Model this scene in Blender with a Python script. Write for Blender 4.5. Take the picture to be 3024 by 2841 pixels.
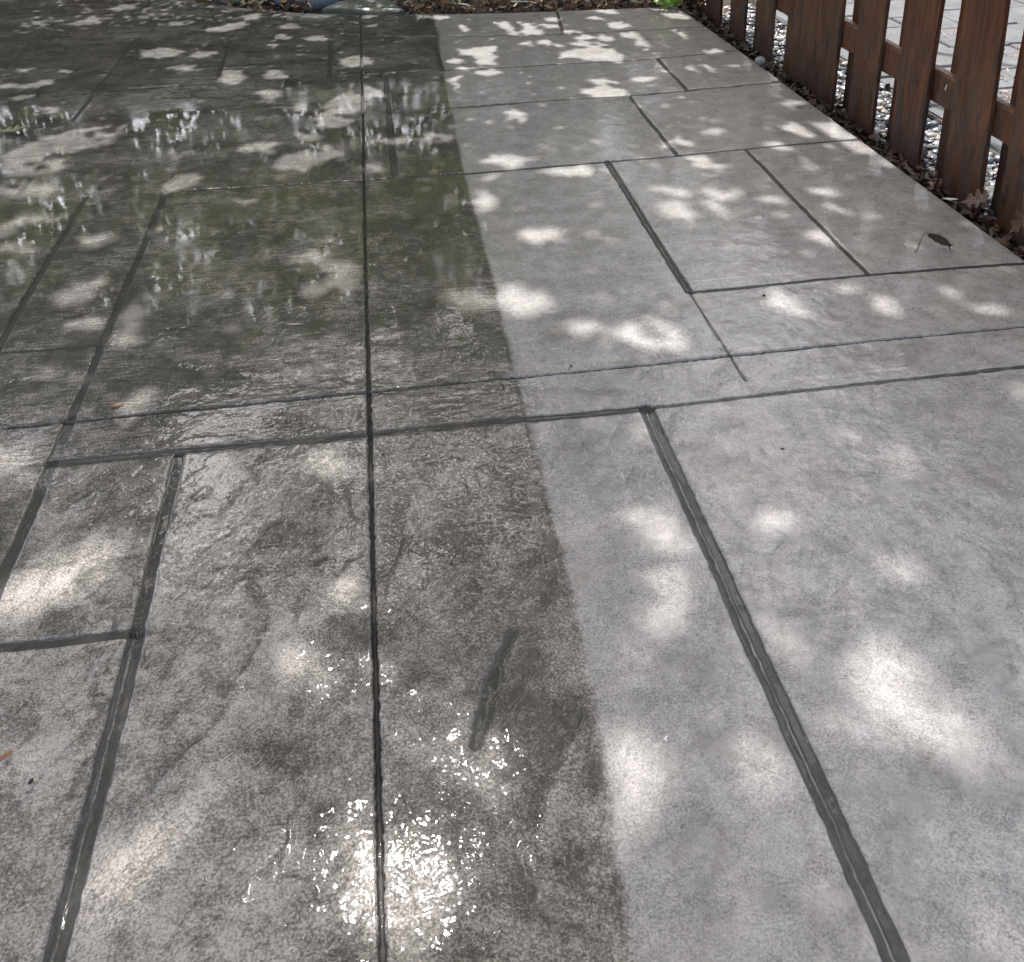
import bpy, bmesh, math, random
import numpy as np
from mathutils import Vector, Matrix

for o in list(bpy.data.objects):
    bpy.data.objects.remove(o)
SC = bpy.context.scene
COL = SC.collection
R = math.radians

# ------------------------------------------------------------------ camera
cam_data = bpy.data.cameras.new("camera")
cam = bpy.data.objects.new("camera", cam_data)
COL.objects.link(cam)
rx = Vector((0.99020282, -0.1369949, -0.02703282))
ux = Vector((0.08621878, 0.44755233, 0.8900917))
fx = Vector((0.10983942, 0.88370205, -0.45497912))
M4 = Matrix(((rx.x, ux.x, -fx.x, 0), (rx.y, ux.y, -fx.y, 0), (rx.z, ux.z, -fx.z, 1.52), (0, 0, 0, 1)))
cam.matrix_world = M4
cam_data.sensor_fit = 'HORIZONTAL'
cam_data.sensor_width = 36.0
cam_data.lens = 36.0 * 3028 / 3024
cam_data.shift_y = -(1420.5 - 826.0) / 3024
cam_data.clip_start = 0.02
cam_data.clip_end = 500
SC.camera = cam

# ------------------------------------------------------------------ sky, sun, exposure
SUN_EL = 55.7
SUN = Vector((-0.035, 0.5625, 0.826)).normalized()
W = bpy.data.worlds.new("World")
SC.world = W
W.use_nodes = True
nt = W.node_tree
sky = nt.nodes.new('ShaderNodeTexSky')
sky.sky_type = 'NISHITA'
sky.sun_disc = False
sky.sun_elevation = R(SUN_EL)
sky.sun_rotation = R(-3.6)
sky.dust_density = 4.0
sky.air_density = 0.7
sky.ozone_density = 0.0
bg = nt.nodes['Background']
bg.inputs['Strength'].default_value = 0.15
# broken bright cloud added over the Nishita sky for neutral fill and brighter reflections
tcw = nt.nodes.new('ShaderNodeTexCoord')
cn = nt.nodes.new('ShaderNodeTexNoise'); cn.inputs['Scale'].default_value = 2.3; cn.inputs['Detail'].default_value = 6; cn.inputs['Roughness'].default_value = 0.6
nt.links.new(tcw.outputs['Generated'], cn.inputs['Vector'])
cr = nt.nodes.new('ShaderNodeMapRange'); cr.interpolation_type = 'SMOOTHSTEP'
cr.inputs['From Min'].default_value = 0.44; cr.inputs['From Max'].default_value = 0.60
nt.links.new(cn.outputs['Fac'], cr.inputs['Value'])
cmul = nt.nodes.new('ShaderNodeMix'); cmul.data_type = 'RGBA'; cmul.blend_type = 'ADD'
dotn = nt.nodes.new('ShaderNodeVectorMath'); dotn.operation = 'DOT_PRODUCT'
nt.links.new(tcw.outputs['Generated'], dotn.inputs[0]); dotn.inputs[1].default_value = SUN
glow = nt.nodes.new('ShaderNodeMapRange'); glow.interpolation_type = 'SMOOTHSTEP'
glow.inputs['From Min'].default_value = 0.45; glow.inputs['From Max'].default_value = 0.98
glow.inputs['To Min'].default_value = 1.0; glow.inputs['To Max'].default_value = 3.0
nt.links.new(dotn.outputs['Value'], glow.inputs['Value'])
csc = nt.nodes.new('ShaderNodeVectorMath'); csc.operation = 'SCALE'
csc.inputs[0].default_value = (5.2, 5.15, 5.35)
nt.links.new(glow.outputs[0], csc.inputs['Scale'])
nt.links.new(csc.outputs[0], cmul.inputs[7])
nt.links.new(cr.outputs[0], cmul.inputs[0])
nt.links.new(sky.outputs[0], cmul.inputs[6])
nt.links.new(cmul.outputs[2], bg.inputs['Color'])
sl = bpy.data.lights.new("sun", 'SUN')
sl.energy = 5.0
sl.angle = R(0.53)
sl.color = (1.0, 0.97, 0.935)
so = bpy.data.objects.new("sun", sl)
COL.objects.link(so)
so.rotation_euler = SUN.to_track_quat('Z', 'Y').to_euler()
SC.view_settings.view_transform = 'Standard'
SC.view_settings.look = 'None'
SC.view_settings.gamma = 1
SC.view_settings.exposure = 0.84
SC.render.engine = 'CYCLES'
SC.cycles.use_denoising = True
SC.cycles.max_bounces = 4
SC.cycles.diffuse_bounces = 2
SC.cycles.glossy_bounces = 2
SC.cycles.transmission_bounces = 2
SC.cycles.sample_clamp_indirect = 8
SC.cycles.caustics_reflective = False
SC.cycles.caustics_refractive = False

# sun spots on the patio (weight, ground polygon) and chipped ledges of the stamp (strength, polyline), metres
SUNSPOTS=[(1,[-0.008,6.897,-0.02,6.853,-0.046,6.841,-0.072,6.867,-0.082,6.917,-0.071,6.962,-0.044,6.975,-0.018,6.948]),
(1,[-0.004,6.637,-0.014,6.607,-0.035,6.598,-0.056,6.617,-0.064,6.653,-0.055,6.684,-0.033,6.692,-0.013,6.673]),
(1,[0.364,6.8,0.345,6.758,0.305,6.749,0.268,6.778,0.255,6.829,0.273,6.871,0.313,6.88,0.351,6.851]),
(0.7,[0.485,6.768,0.468,6.738,0.433,6.732,0.4,6.755,0.388,6.794,0.405,6.825,0.44,6.83,0.474,6.807]),
(1,[0.584,6.374,0.566,6.35,0.54,6.379,0.521,6.446,0.52,6.512,0.538,6.538,0.564,6.507,0.583,6.439]),
(1,[1.184,6.531,1.159,6.492,1.115,6.484,1.077,6.513,1.067,6.561,1.092,6.601,1.136,6.608,1.175,6.579]),
(1,[1.146,6.356,1.123,6.326,1.081,6.322,1.043,6.347,1.032,6.386,1.055,6.416,1.098,6.42,1.136,6.395]),
(1,[1.23,6.174,1.209,6.145,1.171,6.141,1.138,6.163,1.129,6.2,1.15,6.229,1.189,6.234,1.222,6.211]),
(1,[1.559,6.25,1.525,6.194,1.472,6.182,1.43,6.219,1.424,6.285,1.458,6.341,1.512,6.355,1.554,6.316]),
(1,[1.699,6.214,1.671,6.178,1.623,6.173,1.584,6.2,1.576,6.245,1.604,6.282,1.653,6.287,1.692,6.259]),
(1,[1.442,6.501,1.42,6.476,1.381,6.474,1.346,6.495,1.337,6.528,1.358,6.554,1.398,6.556,1.433,6.534]),
(1,[1.281,6.027,1.257,5.986,1.219,5.977,1.188,6.004,1.182,6.052,1.206,6.093,1.244,6.103,1.276,6.075]),
(1,[1.386,5.917,1.359,5.885,1.325,5.912,1.303,5.983,1.306,6.058,1.334,6.092,1.369,6.063,1.39,5.991]),
(1,[1.243,5.875,1.216,5.831,1.171,5.822,1.134,5.852,1.126,5.904,1.152,5.949,1.198,5.959,1.236,5.928]),
(0.5,[1.324,5.81,1.305,5.778,1.276,5.769,1.253,5.79,1.25,5.829,1.269,5.862,1.298,5.87,1.321,5.849]),
(1,[0.897,5.975,0.882,5.931,0.86,5.917,0.844,5.94,0.843,5.989,0.858,6.034,0.88,6.048,0.896,6.024]),
(1,[1.015,5.945,0.995,5.893,0.965,5.877,0.942,5.906,0.94,5.964,0.96,6.018,0.991,6.034,1.014,6.004]),
(0.7,[1.078,5.858,1.065,5.83,1.044,5.823,1.027,5.839,1.025,5.871,1.038,5.9,1.059,5.907,1.076,5.89]),
(1,[0.476,5.659,0.459,5.623,0.425,5.615,0.393,5.639,0.383,5.681,0.4,5.717,0.435,5.726,0.466,5.701]),
(0.8,[0.503,5.464,0.489,5.446,0.46,5.444,0.433,5.459,0.423,5.483,0.437,5.501,0.466,5.503,0.494,5.488]),
(0.6,[0.645,5.366,0.619,5.33,0.569,5.325,0.522,5.353,0.507,5.399,0.531,5.435,0.583,5.441,0.63,5.412]),
(0.9,[-0.039,5.763,-0.068,5.671,-0.134,5.647,-0.2,5.703,-0.228,5.809,-0.201,5.904,-0.133,5.931,-0.066,5.871]),
(1,[0.006,5.069,-0.016,5.044,-0.051,5.084,-0.08,5.167,-0.086,5.246,-0.065,5.272,-0.028,5.23,0.001,5.146]),
(0.6,[-0.108,4.916,-0.127,4.732,-0.171,4.668,-0.215,4.752,-0.236,4.945,-0.22,5.144,-0.173,5.221,-0.126,5.122]),
(1,[1.228,4.89,1.179,4.837,1.091,4.831,1.013,4.875,0.991,4.945,1.038,5,1.129,5.006,1.208,4.96]),
(1,[1.203,5.072,1.176,5.041,1.127,5.038,1.083,5.063,1.071,5.103,1.098,5.134,1.149,5.138,1.192,5.112]),
(0.7,[1.46,5.064,1.432,5.046,1.376,5.049,1.326,5.071,1.309,5.1,1.338,5.118,1.394,5.116,1.444,5.093]),
(0.6,[1.502,5.181,1.489,5.183,1.475,5.229,1.468,5.294,1.473,5.339,1.487,5.336,1.501,5.288,1.507,5.224]),
(0.9,[0.65,4.573,0.627,4.547,0.596,4.572,0.575,4.634,0.575,4.699,0.598,4.726,0.63,4.7,0.651,4.636]),
(0.5,[0.441,5.251,0.424,5.193,0.395,5.174,0.37,5.205,0.364,5.269,0.381,5.328,0.411,5.348,0.436,5.315]),
(0.5,[0.954,4.196,0.936,4.165,0.908,4.156,0.886,4.176,0.882,4.212,0.9,4.244,0.929,4.252,0.951,4.232]),
(1,[0.643,4.001,0.602,3.962,0.518,3.96,0.439,3.996,0.411,4.05,0.451,4.09,0.537,4.093,0.616,4.055]),
(0.8,[0.879,3.84,0.83,3.802,0.732,3.803,0.641,3.842,0.61,3.897,0.658,3.936,0.758,3.936,0.85,3.896]),
(0.8,[0.437,3.879,0.427,3.852,0.41,3.843,0.396,3.858,0.392,3.889,0.402,3.917,0.42,3.926,0.434,3.91]),
(0.9,[0.411,3.614,0.389,3.559,0.352,3.543,0.32,3.573,0.312,3.635,0.333,3.691,0.372,3.709,0.404,3.677]),
(0.8,[0.315,4.386,0.291,4.341,0.243,4.331,0.198,4.361,0.182,4.415,0.205,4.462,0.254,4.473,0.299,4.441]),
(0.6,[0.162,4.368,0.131,4.331,0.06,4.328,-0.009,4.361,-0.037,4.412,-0.006,4.45,0.066,4.454,0.135,4.42]),
(0.5,[-0.013,4.061,-0.027,4.025,-0.06,4.016,-0.093,4.039,-0.106,4.081,-0.092,4.118,-0.058,4.127,-0.026,4.103]),
(0.6,[1.314,4.081,1.284,4.053,1.23,4.05,1.184,4.074,1.172,4.112,1.202,4.14,1.257,4.143,1.303,4.118]),
(1,[1.333,3.854,1.304,3.813,1.262,3.803,1.23,3.829,1.228,3.876,1.257,3.918,1.301,3.929,1.332,3.902]),
(0.8,[0.777,3.493,0.769,3.484,0.756,3.483,0.745,3.489,0.742,3.5,0.749,3.509,0.762,3.511,0.774,3.504]),
(0.8,[1.017,3.294,1.01,3.286,0.997,3.284,0.986,3.29,0.984,3.3,0.992,3.309,1.004,3.31,1.015,3.304]),
(0.6,[1.095,3.275,1.087,3.264,1.074,3.262,1.064,3.269,1.062,3.281,1.071,3.292,1.084,3.294,1.094,3.287]),
(1,[1.758,5.182,1.721,5.146,1.668,5.164,1.63,5.226,1.629,5.298,1.667,5.336,1.721,5.317,1.759,5.253]),
(0.7,[1.862,5.226,1.848,5.208,1.828,5.204,1.814,5.216,1.813,5.238,1.827,5.256,1.847,5.26,1.861,5.248]),
(0.7,[1.996,5.547,1.956,5.512,1.881,5.492,1.815,5.5,1.795,5.531,1.834,5.567,1.91,5.586,1.977,5.579]),
(1,[1.995,4.53,1.967,4.498,1.928,4.491,1.901,4.513,1.901,4.552,1.928,4.585,1.968,4.592,1.996,4.569]),
(0.4,[1.492,4.675,1.478,4.67,1.458,4.691,1.443,4.724,1.441,4.751,1.455,4.756,1.475,4.735,1.49,4.702]),
(0.8,[2.026,3.621,2.014,3.628,2.007,3.675,2.01,3.735,2.021,3.774,2.034,3.766,2.041,3.718,2.038,3.658]),
(0.8,[1.396,3.721,1.377,3.695,1.35,3.688,1.33,3.704,1.33,3.735,1.349,3.761,1.376,3.768,1.396,3.751]),
(1,[1.739,3.702,1.714,3.671,1.683,3.662,1.663,3.681,1.666,3.717,1.691,3.749,1.723,3.758,1.743,3.738]),
(0.8,[1.736,3.791,1.721,3.778,1.698,3.776,1.68,3.787,1.677,3.803,1.691,3.816,1.715,3.818,1.733,3.807]),
(0.5,[1.51,4.216,1.481,4.176,1.442,4.166,1.413,4.191,1.413,4.237,1.441,4.278,1.481,4.288,1.51,4.262]),
(0.6,[1.57,4.403,1.553,4.373,1.521,4.344,1.492,4.333,1.484,4.346,1.501,4.375,1.533,4.404,1.562,4.416]),
(1,[1.576,3.476,1.562,3.46,1.542,3.456,1.528,3.467,1.528,3.486,1.542,3.502,1.562,3.506,1.576,3.495]),
(0.8,[1.731,3.403,1.694,3.371,1.643,3.375,1.607,3.412,1.608,3.461,1.645,3.494,1.697,3.49,1.733,3.452]),
(0.9,[1.461,3.393,1.445,3.381,1.422,3.389,1.405,3.412,1.405,3.436,1.421,3.448,1.445,3.44,1.461,3.417]),
(0.9,[1.735,3.152,1.701,3.157,1.64,3.207,1.587,3.274,1.573,3.318,1.608,3.313,1.671,3.262,1.723,3.195]),
(1,[1.527,3.105,1.507,3.094,1.478,3.106,1.456,3.132,1.455,3.159,1.475,3.17,1.505,3.158,1.526,3.131]),
(1,[1.589,3.027,1.552,3.015,1.479,3.021,1.411,3.043,1.389,3.067,1.426,3.08,1.501,3.073,1.569,3.052]),
(1,[1.551,2.945,1.531,2.936,1.497,2.943,1.468,2.963,1.462,2.983,1.482,2.992,1.517,2.984,1.546,2.965]),
(1,[1.401,2.933,1.387,2.923,1.364,2.925,1.347,2.939,1.346,2.957,1.36,2.968,1.383,2.966,1.4,2.951]),
(0.6,[1.399,3.26,1.394,3.254,1.386,3.252,1.38,3.256,1.38,3.264,1.385,3.27,1.393,3.271,1.399,3.267]),
(0.5,[2.021,3.627,2.001,3.621,1.97,3.638,1.947,3.669,1.944,3.696,1.965,3.702,1.996,3.684,2.019,3.653]),
(1,[1.201,2.545,1.173,2.545,1.145,2.6,1.135,2.68,1.149,2.739,1.179,2.738,1.207,2.679,1.216,2.599]),
(0.9,[1.419,2.655,1.398,2.633,1.37,2.627,1.35,2.642,1.351,2.668,1.372,2.691,1.401,2.697,1.42,2.682]),
(1,[1.514,2.516,1.475,2.485,1.431,2.49,1.407,2.529,1.416,2.58,1.454,2.613,1.5,2.607,1.524,2.567]),
(0.9,[1.645,2.514,1.623,2.493,1.595,2.488,1.577,2.501,1.58,2.526,1.601,2.548,1.63,2.553,1.648,2.539]),
(0.9,[1.689,2.551,1.674,2.549,1.667,2.572,1.672,2.606,1.686,2.633,1.701,2.635,1.708,2.612,1.703,2.577]),
(1,[1.803,2.481,1.783,2.47,1.752,2.47,1.726,2.481,1.722,2.497,1.742,2.508,1.774,2.509,1.8,2.497]),
(1,[1.997,2.702,1.978,2.691,1.952,2.694,1.935,2.709,1.936,2.728,1.955,2.74,1.981,2.737,1.998,2.722]),
(0.9,[0.752,1.792,0.738,1.777,0.711,1.77,0.687,1.773,0.68,1.786,0.693,1.8,0.72,1.808,0.744,1.805]),
(1,[0.982,1.76,0.967,1.745,0.947,1.742,0.932,1.751,0.931,1.768,0.946,1.783,0.966,1.787,0.981,1.777]),
(0.6,[1.171,1.863,1.16,1.833,1.139,1.812,1.122,1.813,1.117,1.836,1.128,1.867,1.149,1.888,1.167,1.887]),
(0.9,[0.831,1.677,0.807,1.655,0.763,1.646,0.723,1.653,0.711,1.673,0.734,1.694,0.779,1.705,0.82,1.697]),
(0.8,[0.599,1.667,0.574,1.646,0.529,1.643,0.49,1.66,0.478,1.687,0.503,1.71,0.549,1.713,0.588,1.695]),
(0.5,[1.596,2.038,1.571,2.011,1.544,2.003,1.531,2.018,1.54,2.048,1.566,2.075,1.593,2.083,1.606,2.068]),
(1,[0.463,2.775,0.427,2.717,0.364,2.703,0.308,2.739,0.291,2.808,0.325,2.869,0.391,2.885,0.449,2.845]),
(0.8,[0.308,2.805,0.278,2.758,0.22,2.748,0.165,2.779,0.146,2.835,0.174,2.884,0.235,2.895,0.291,2.862]),
(0.8,[0.596,2.595,0.571,2.564,0.526,2.557,0.487,2.579,0.476,2.617,0.5,2.65,0.546,2.656,0.586,2.633]),
(0.7,[0.618,2.496,0.606,2.485,0.582,2.484,0.561,2.493,0.555,2.508,0.567,2.52,0.591,2.521,0.612,2.511]),
(1,[0.801,2.469,0.755,2.422,0.692,2.428,0.646,2.485,0.644,2.562,0.69,2.614,0.757,2.607,0.803,2.546]),
(0.6,[0.788,2.593,0.774,2.587,0.754,2.601,0.739,2.628,0.738,2.651,0.752,2.657,0.773,2.642,0.787,2.615]),
(0.9,[0.588,3.264,0.559,3.224,0.506,3.216,0.459,3.244,0.444,3.293,0.472,3.334,0.527,3.343,0.575,3.313]),
(0.4,[0.438,3.394,0.427,3.372,0.407,3.367,0.389,3.38,0.384,3.405,0.395,3.427,0.416,3.433,0.434,3.419]),
(0.9,[-0.109,3.056,-0.125,2.982,-0.163,2.958,-0.202,2.997,-0.219,3.077,-0.204,3.154,-0.164,3.18,-0.124,3.139]),
(0.9,[-0.114,2.04,-0.127,1.996,-0.155,1.982,-0.183,2.005,-0.195,2.054,-0.184,2.101,-0.155,2.116,-0.126,2.091]),
(0.4,[0.619,2.068,0.605,2.047,0.583,2.042,0.566,2.054,0.564,2.078,0.577,2.099,0.6,2.104,0.617,2.091]),
(0.9,[-1.269,3.503,-1.276,3.461,-1.318,3.451,-1.371,3.479,-1.404,3.53,-1.398,3.574,-1.355,3.585,-1.301,3.555]),
(1,[-1.005,3.562,-1.011,3.51,-1.049,3.47,-1.098,3.463,-1.129,3.494,-1.125,3.545,-1.086,3.587,-1.036,3.594]),
(1,[-0.958,3.212,-0.962,3.14,-1.006,3.054,-1.062,3.004,-1.1,3.016,-1.099,3.082,-1.057,3.169,-0.998,3.224]),
(1,[-0.794,2.902,-0.795,2.844,-0.818,2.825,-0.851,2.854,-0.875,2.917,-0.875,2.978,-0.851,2.999,-0.817,2.967]),
(1,[-0.762,2.769,-0.769,2.739,-0.796,2.731,-0.827,2.75,-0.846,2.784,-0.84,2.815,-0.813,2.823,-0.78,2.804]),
(0.7,[-0.898,2.913,-0.907,2.87,-0.95,2.844,-1.002,2.85,-1.034,2.885,-1.026,2.928,-0.983,2.955,-0.929,2.949]),
(0.9,[-0.663,2.41,-0.675,2.377,-0.716,2.365,-0.763,2.379,-0.79,2.412,-0.779,2.445,-0.737,2.459,-0.689,2.444]),
(0.6,[-0.932,2.206,-0.937,2.169,-0.968,2.159,-1.008,2.182,-1.035,2.224,-1.032,2.262,-1,2.273,-0.958,2.249]),
(0.9,[-0.172,3.136,-0.205,3.121,-0.275,3.16,-0.345,3.233,-0.373,3.298,-0.34,3.315,-0.266,3.273,-0.197,3.199]),
(0.9,[-0.206,3.349,-0.214,3.323,-0.235,3.316,-0.256,3.331,-0.265,3.361,-0.257,3.388,-0.237,3.396,-0.215,3.379]),
(0.6,[-0.138,2.967,-0.162,2.925,-0.22,2.918,-0.28,2.948,-0.306,2.999,-0.283,3.042,-0.223,3.05,-0.163,3.019]),
(0.9,[-0.118,2.048,-0.14,1.995,-0.193,1.981,-0.247,2.014,-0.271,2.075,-0.251,2.131,-0.196,2.147,-0.14,2.112]),
(0.5,[-1.264,3.772,-1.281,3.744,-1.338,3.742,-1.403,3.768,-1.437,3.807,-1.421,3.835,-1.363,3.837,-1.298,3.81]),
(0.5,[-0.922,2.588,-0.935,2.57,-0.978,2.569,-1.025,2.586,-1.049,2.611,-1.036,2.63,-0.993,2.631,-0.946,2.613]),
(0.3,[-0.473,2.749,-0.486,2.719,-0.524,2.713,-0.564,2.734,-0.585,2.77,-0.572,2.8,-0.534,2.806,-0.492,2.785]),
(1,[-2.218,7.279,-2.222,7.217,-2.265,7.203,-2.322,7.243,-2.361,7.315,-2.359,7.378,-2.315,7.393,-2.257,7.352]),
(1,[-1.842,7.354,-1.848,7.267,-1.894,7.175,-1.951,7.132,-1.988,7.16,-1.983,7.245,-1.938,7.338,-1.88,7.384]),
(1,[-1.689,7.713,-1.697,7.628,-1.745,7.561,-1.806,7.552,-1.845,7.604,-1.838,7.688,-1.79,7.757,-1.727,7.767]),
(1,[-2.385,7.999,-2.39,7.935,-2.429,7.88,-2.48,7.865,-2.513,7.899,-2.509,7.962,-2.47,8.018,-2.419,8.034]),
(0.9,[-1.196,7.025,-1.216,6.992,-1.276,6.991,-1.34,7.024,-1.372,7.07,-1.352,7.104,-1.292,7.105,-1.227,7.072]),
(1,[-0.8,6.916,-0.831,6.825,-0.921,6.744,-1.017,6.72,-1.066,6.765,-1.038,6.855,-0.948,6.938,-0.849,6.964]),
(1,[-0.771,7.164,-0.777,7.084,-0.808,7.021,-0.846,7.01,-0.87,7.058,-0.865,7.137,-0.834,7.203,-0.795,7.214]),
(0.8,[-0.481,6.739,-0.496,6.688,-0.537,6.676,-0.581,6.709,-0.602,6.77,-0.588,6.822,-0.546,6.835,-0.502,6.8]),
(1,[-0.527,6.468,-0.539,6.424,-0.575,6.413,-0.613,6.442,-0.631,6.495,-0.619,6.54,-0.583,6.551,-0.545,6.521]),
(1,[-0.289,6.385,-0.308,6.342,-0.356,6.335,-0.405,6.366,-0.427,6.419,-0.409,6.463,-0.36,6.47,-0.311,6.438]),
(1,[-0.59,6.295,-0.598,6.265,-0.621,6.257,-0.646,6.277,-0.658,6.312,-0.65,6.343,-0.627,6.351,-0.602,6.331]),
(1,[-1.161,6.277,-1.179,6.176,-1.254,6.128,-1.342,6.158,-1.394,6.249,-1.379,6.351,-1.304,6.403,-1.212,6.372]),
(1,[-0.947,6.212,-0.962,6.143,-1.014,6.092,-1.074,6.087,-1.106,6.13,-1.093,6.199,-1.041,6.252,-0.98,6.258]),
(0.9,[-0.73,5.636,-0.741,5.534,-0.786,5.503,-0.841,5.558,-0.874,5.67,-0.865,5.776,-0.818,5.81,-0.761,5.751]),
(0.8,[-0.514,5.232,-0.526,5.161,-0.564,5.139,-0.607,5.179,-0.629,5.259,-0.618,5.333,-0.579,5.356,-0.536,5.314]),
(0.7,[-0.518,5.623,-0.531,5.56,-0.573,5.543,-0.618,5.581,-0.641,5.652,-0.628,5.717,-0.586,5.735,-0.54,5.696]),
(0.9,[-0.06,5.053,-0.09,4.926,-0.169,4.843,-0.252,4.847,-0.294,4.937,-0.27,5.064,-0.19,5.154,-0.101,5.15]),
(0.9,[-0.134,4.76,-0.162,4.674,-0.234,4.635,-0.309,4.665,-0.344,4.747,-0.318,4.835,-0.245,4.877,-0.167,4.845]),
(0.9,[-0.294,4.519,-0.31,4.483,-0.351,4.475,-0.394,4.501,-0.413,4.545,-0.398,4.583,-0.356,4.591,-0.313,4.564]),
(0.8,[-0.39,4.996,-0.404,4.951,-0.442,4.94,-0.482,4.969,-0.501,5.021,-0.488,5.066,-0.449,5.078,-0.408,5.048]),
(0.9,[-1.917,5.713,-1.926,5.685,-1.966,5.681,-2.014,5.705,-2.041,5.742,-2.033,5.77,-1.992,5.774,-1.944,5.75]),
(0.9,[-1.771,5.784,-1.776,5.724,-1.818,5.68,-1.872,5.676,-1.907,5.714,-1.902,5.773,-1.86,5.819,-1.805,5.823]),
(0.9,[-1.799,5.518,-1.804,5.472,-1.839,5.438,-1.884,5.434,-1.913,5.463,-1.909,5.509,-1.874,5.544,-1.828,5.549]),
(0.6,[-1.019,5.858,-1.032,5.801,-1.08,5.787,-1.136,5.825,-1.167,5.894,-1.155,5.953,-1.106,5.967,-1.049,5.928]),
(0.5,[-1.594,5.221,-1.597,5.178,-1.625,5.167,-1.664,5.193,-1.69,5.243,-1.688,5.287,-1.658,5.299,-1.619,5.271]),
(1,[-0.768,4.123,-0.775,4.042,-0.82,3.975,-0.877,3.96,-0.914,4.004,-0.91,4.083,-0.865,4.152,-0.805,4.169]),
(0.75,[-1.204,4.809,-1.246,4.654,-1.399,4.522,-1.573,4.484,-1.675,4.557,-1.647,4.705,-1.497,4.846,-1.309,4.892]),
(0.7,[-1.373,4.371,-1.396,4.281,-1.498,4.263,-1.623,4.328,-1.701,4.441,-1.684,4.537,-1.577,4.557,-1.447,4.487]),
(0.9,[-1.333,4.081,-1.356,4.022,-1.446,4.014,-1.55,4.062,-1.611,4.139,-1.591,4.201,-1.499,4.21,-1.391,4.159]),
(0.8,[-1.29,3.767,-1.294,3.736,-1.321,3.729,-1.355,3.749,-1.376,3.784,-1.373,3.815,-1.346,3.823,-1.311,3.803]),
(0.8,[-0.471,4.393,-0.49,4.332,-0.546,4.317,-0.606,4.356,-0.636,4.428,-0.618,4.492,-0.561,4.508,-0.499,4.466]),
(0.8,[-0.254,4.21,-0.284,4.128,-0.364,4.091,-0.448,4.121,-0.489,4.2,-0.463,4.285,-0.381,4.324,-0.294,4.293]),
(0.8,[-0.183,4.258,-0.206,4.217,-0.262,4.209,-0.319,4.241,-0.344,4.293,-0.322,4.336,-0.265,4.344,-0.207,4.311]),
(0.6,[-0.528,3.816,-0.538,3.784,-0.568,3.777,-0.6,3.797,-0.616,3.834,-0.607,3.867,-0.577,3.875,-0.544,3.854]),
(0.8,[-1.394,3.734,-1.39,3.691,-1.405,3.647,-1.431,3.628,-1.453,3.645,-1.458,3.688,-1.443,3.732,-1.417,3.752]),
(0.5,[-1.701,6.002,-1.708,5.97,-1.743,5.964,-1.785,5.988,-1.809,6.027,-1.802,6.06,-1.767,6.065,-1.725,6.041]),
(0.5,[-1.962,6.064,-1.965,6.031,-1.992,6.023,-2.027,6.046,-2.049,6.085,-2.047,6.118,-2.02,6.126,-1.984,6.103]),
(0.8,[-0.917,6.783,-0.938,6.752,-0.996,6.752,-1.057,6.783,-1.087,6.827,-1.067,6.858,-1.008,6.859,-0.946,6.827]),
(1,[-0.663,1.83,-0.666,1.761,-0.721,1.694,-0.793,1.667,-0.845,1.692,-0.847,1.756,-0.795,1.826,-0.717,1.858]),
(0.8,[-0.796,1.689,-0.801,1.66,-0.829,1.653,-0.865,1.671,-0.888,1.704,-0.884,1.734,-0.854,1.742,-0.818,1.723]),
(0.7,[-0.176,1.39,-0.191,1.356,-0.226,1.347,-0.263,1.368,-0.28,1.407,-0.267,1.443,-0.23,1.453,-0.192,1.431]),
(0.4,[-0.115,1.602,-0.128,1.567,-0.16,1.557,-0.192,1.578,-0.206,1.617,-0.193,1.653,-0.161,1.664,-0.128,1.642]),
(0.6,[-0.64,1.894,-0.643,1.856,-0.674,1.828,-0.715,1.825,-0.744,1.848,-0.742,1.886,-0.711,1.916,-0.668,1.919]),
(1,[-0.425,1.123,-0.429,1.092,-0.463,1.067,-0.507,1.062,-0.537,1.08,-0.535,1.11,-0.502,1.136,-0.455,1.141]),
(0.9,[-0.487,1.058,-0.483,1.038,-0.498,1.016,-0.521,1.005,-0.54,1.01,-0.544,1.03,-0.53,1.052,-0.506,1.064]),
(0.3,[-0.382,1.203,-0.381,1.185,-0.393,1.171,-0.412,1.168,-0.426,1.179,-0.428,1.196,-0.416,1.211,-0.397,1.214]),
(1,[0.829,1.68,0.807,1.666,0.767,1.666,0.733,1.679,0.724,1.698,0.745,1.712,0.785,1.713,0.82,1.7]),
(0.9,[0.609,1.662,0.583,1.628,0.543,1.619,0.511,1.64,0.506,1.679,0.531,1.714,0.573,1.724,0.606,1.702]),
(1,[1.001,1.477,0.971,1.469,0.929,1.488,0.899,1.524,0.899,1.557,0.929,1.565,0.972,1.545,1.002,1.508]),
(1,[0.874,1.223,0.83,1.177,0.774,1.165,0.738,1.192,0.741,1.245,0.784,1.294,0.843,1.309,0.881,1.278]),
(0.9,[0.694,1.372,0.677,1.364,0.65,1.369,0.627,1.385,0.623,1.402,0.64,1.41,0.668,1.405,0.69,1.389]),
(0.8,[0.763,1.135,0.741,1.125,0.698,1.126,0.66,1.138,0.649,1.153,0.671,1.163,0.715,1.162,0.753,1.15]),
(0.8,[0.892,1.106,0.866,1.086,0.829,1.082,0.8,1.097,0.798,1.121,0.824,1.142,0.862,1.146,0.891,1.131]),
(0.5,[0.529,1.532,0.512,1.504,0.488,1.496,0.47,1.511,0.469,1.542,0.486,1.57,0.511,1.579,0.529,1.563]),
(0.5,[0.502,1.413,0.489,1.398,0.467,1.394,0.448,1.404,0.444,1.422,0.457,1.437,0.48,1.441,0.498,1.431]),
(0.9,[0.56,1.08,0.545,1.057,0.526,1.05,0.515,1.062,0.517,1.087,0.532,1.11,0.551,1.118,0.563,1.105]),
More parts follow.
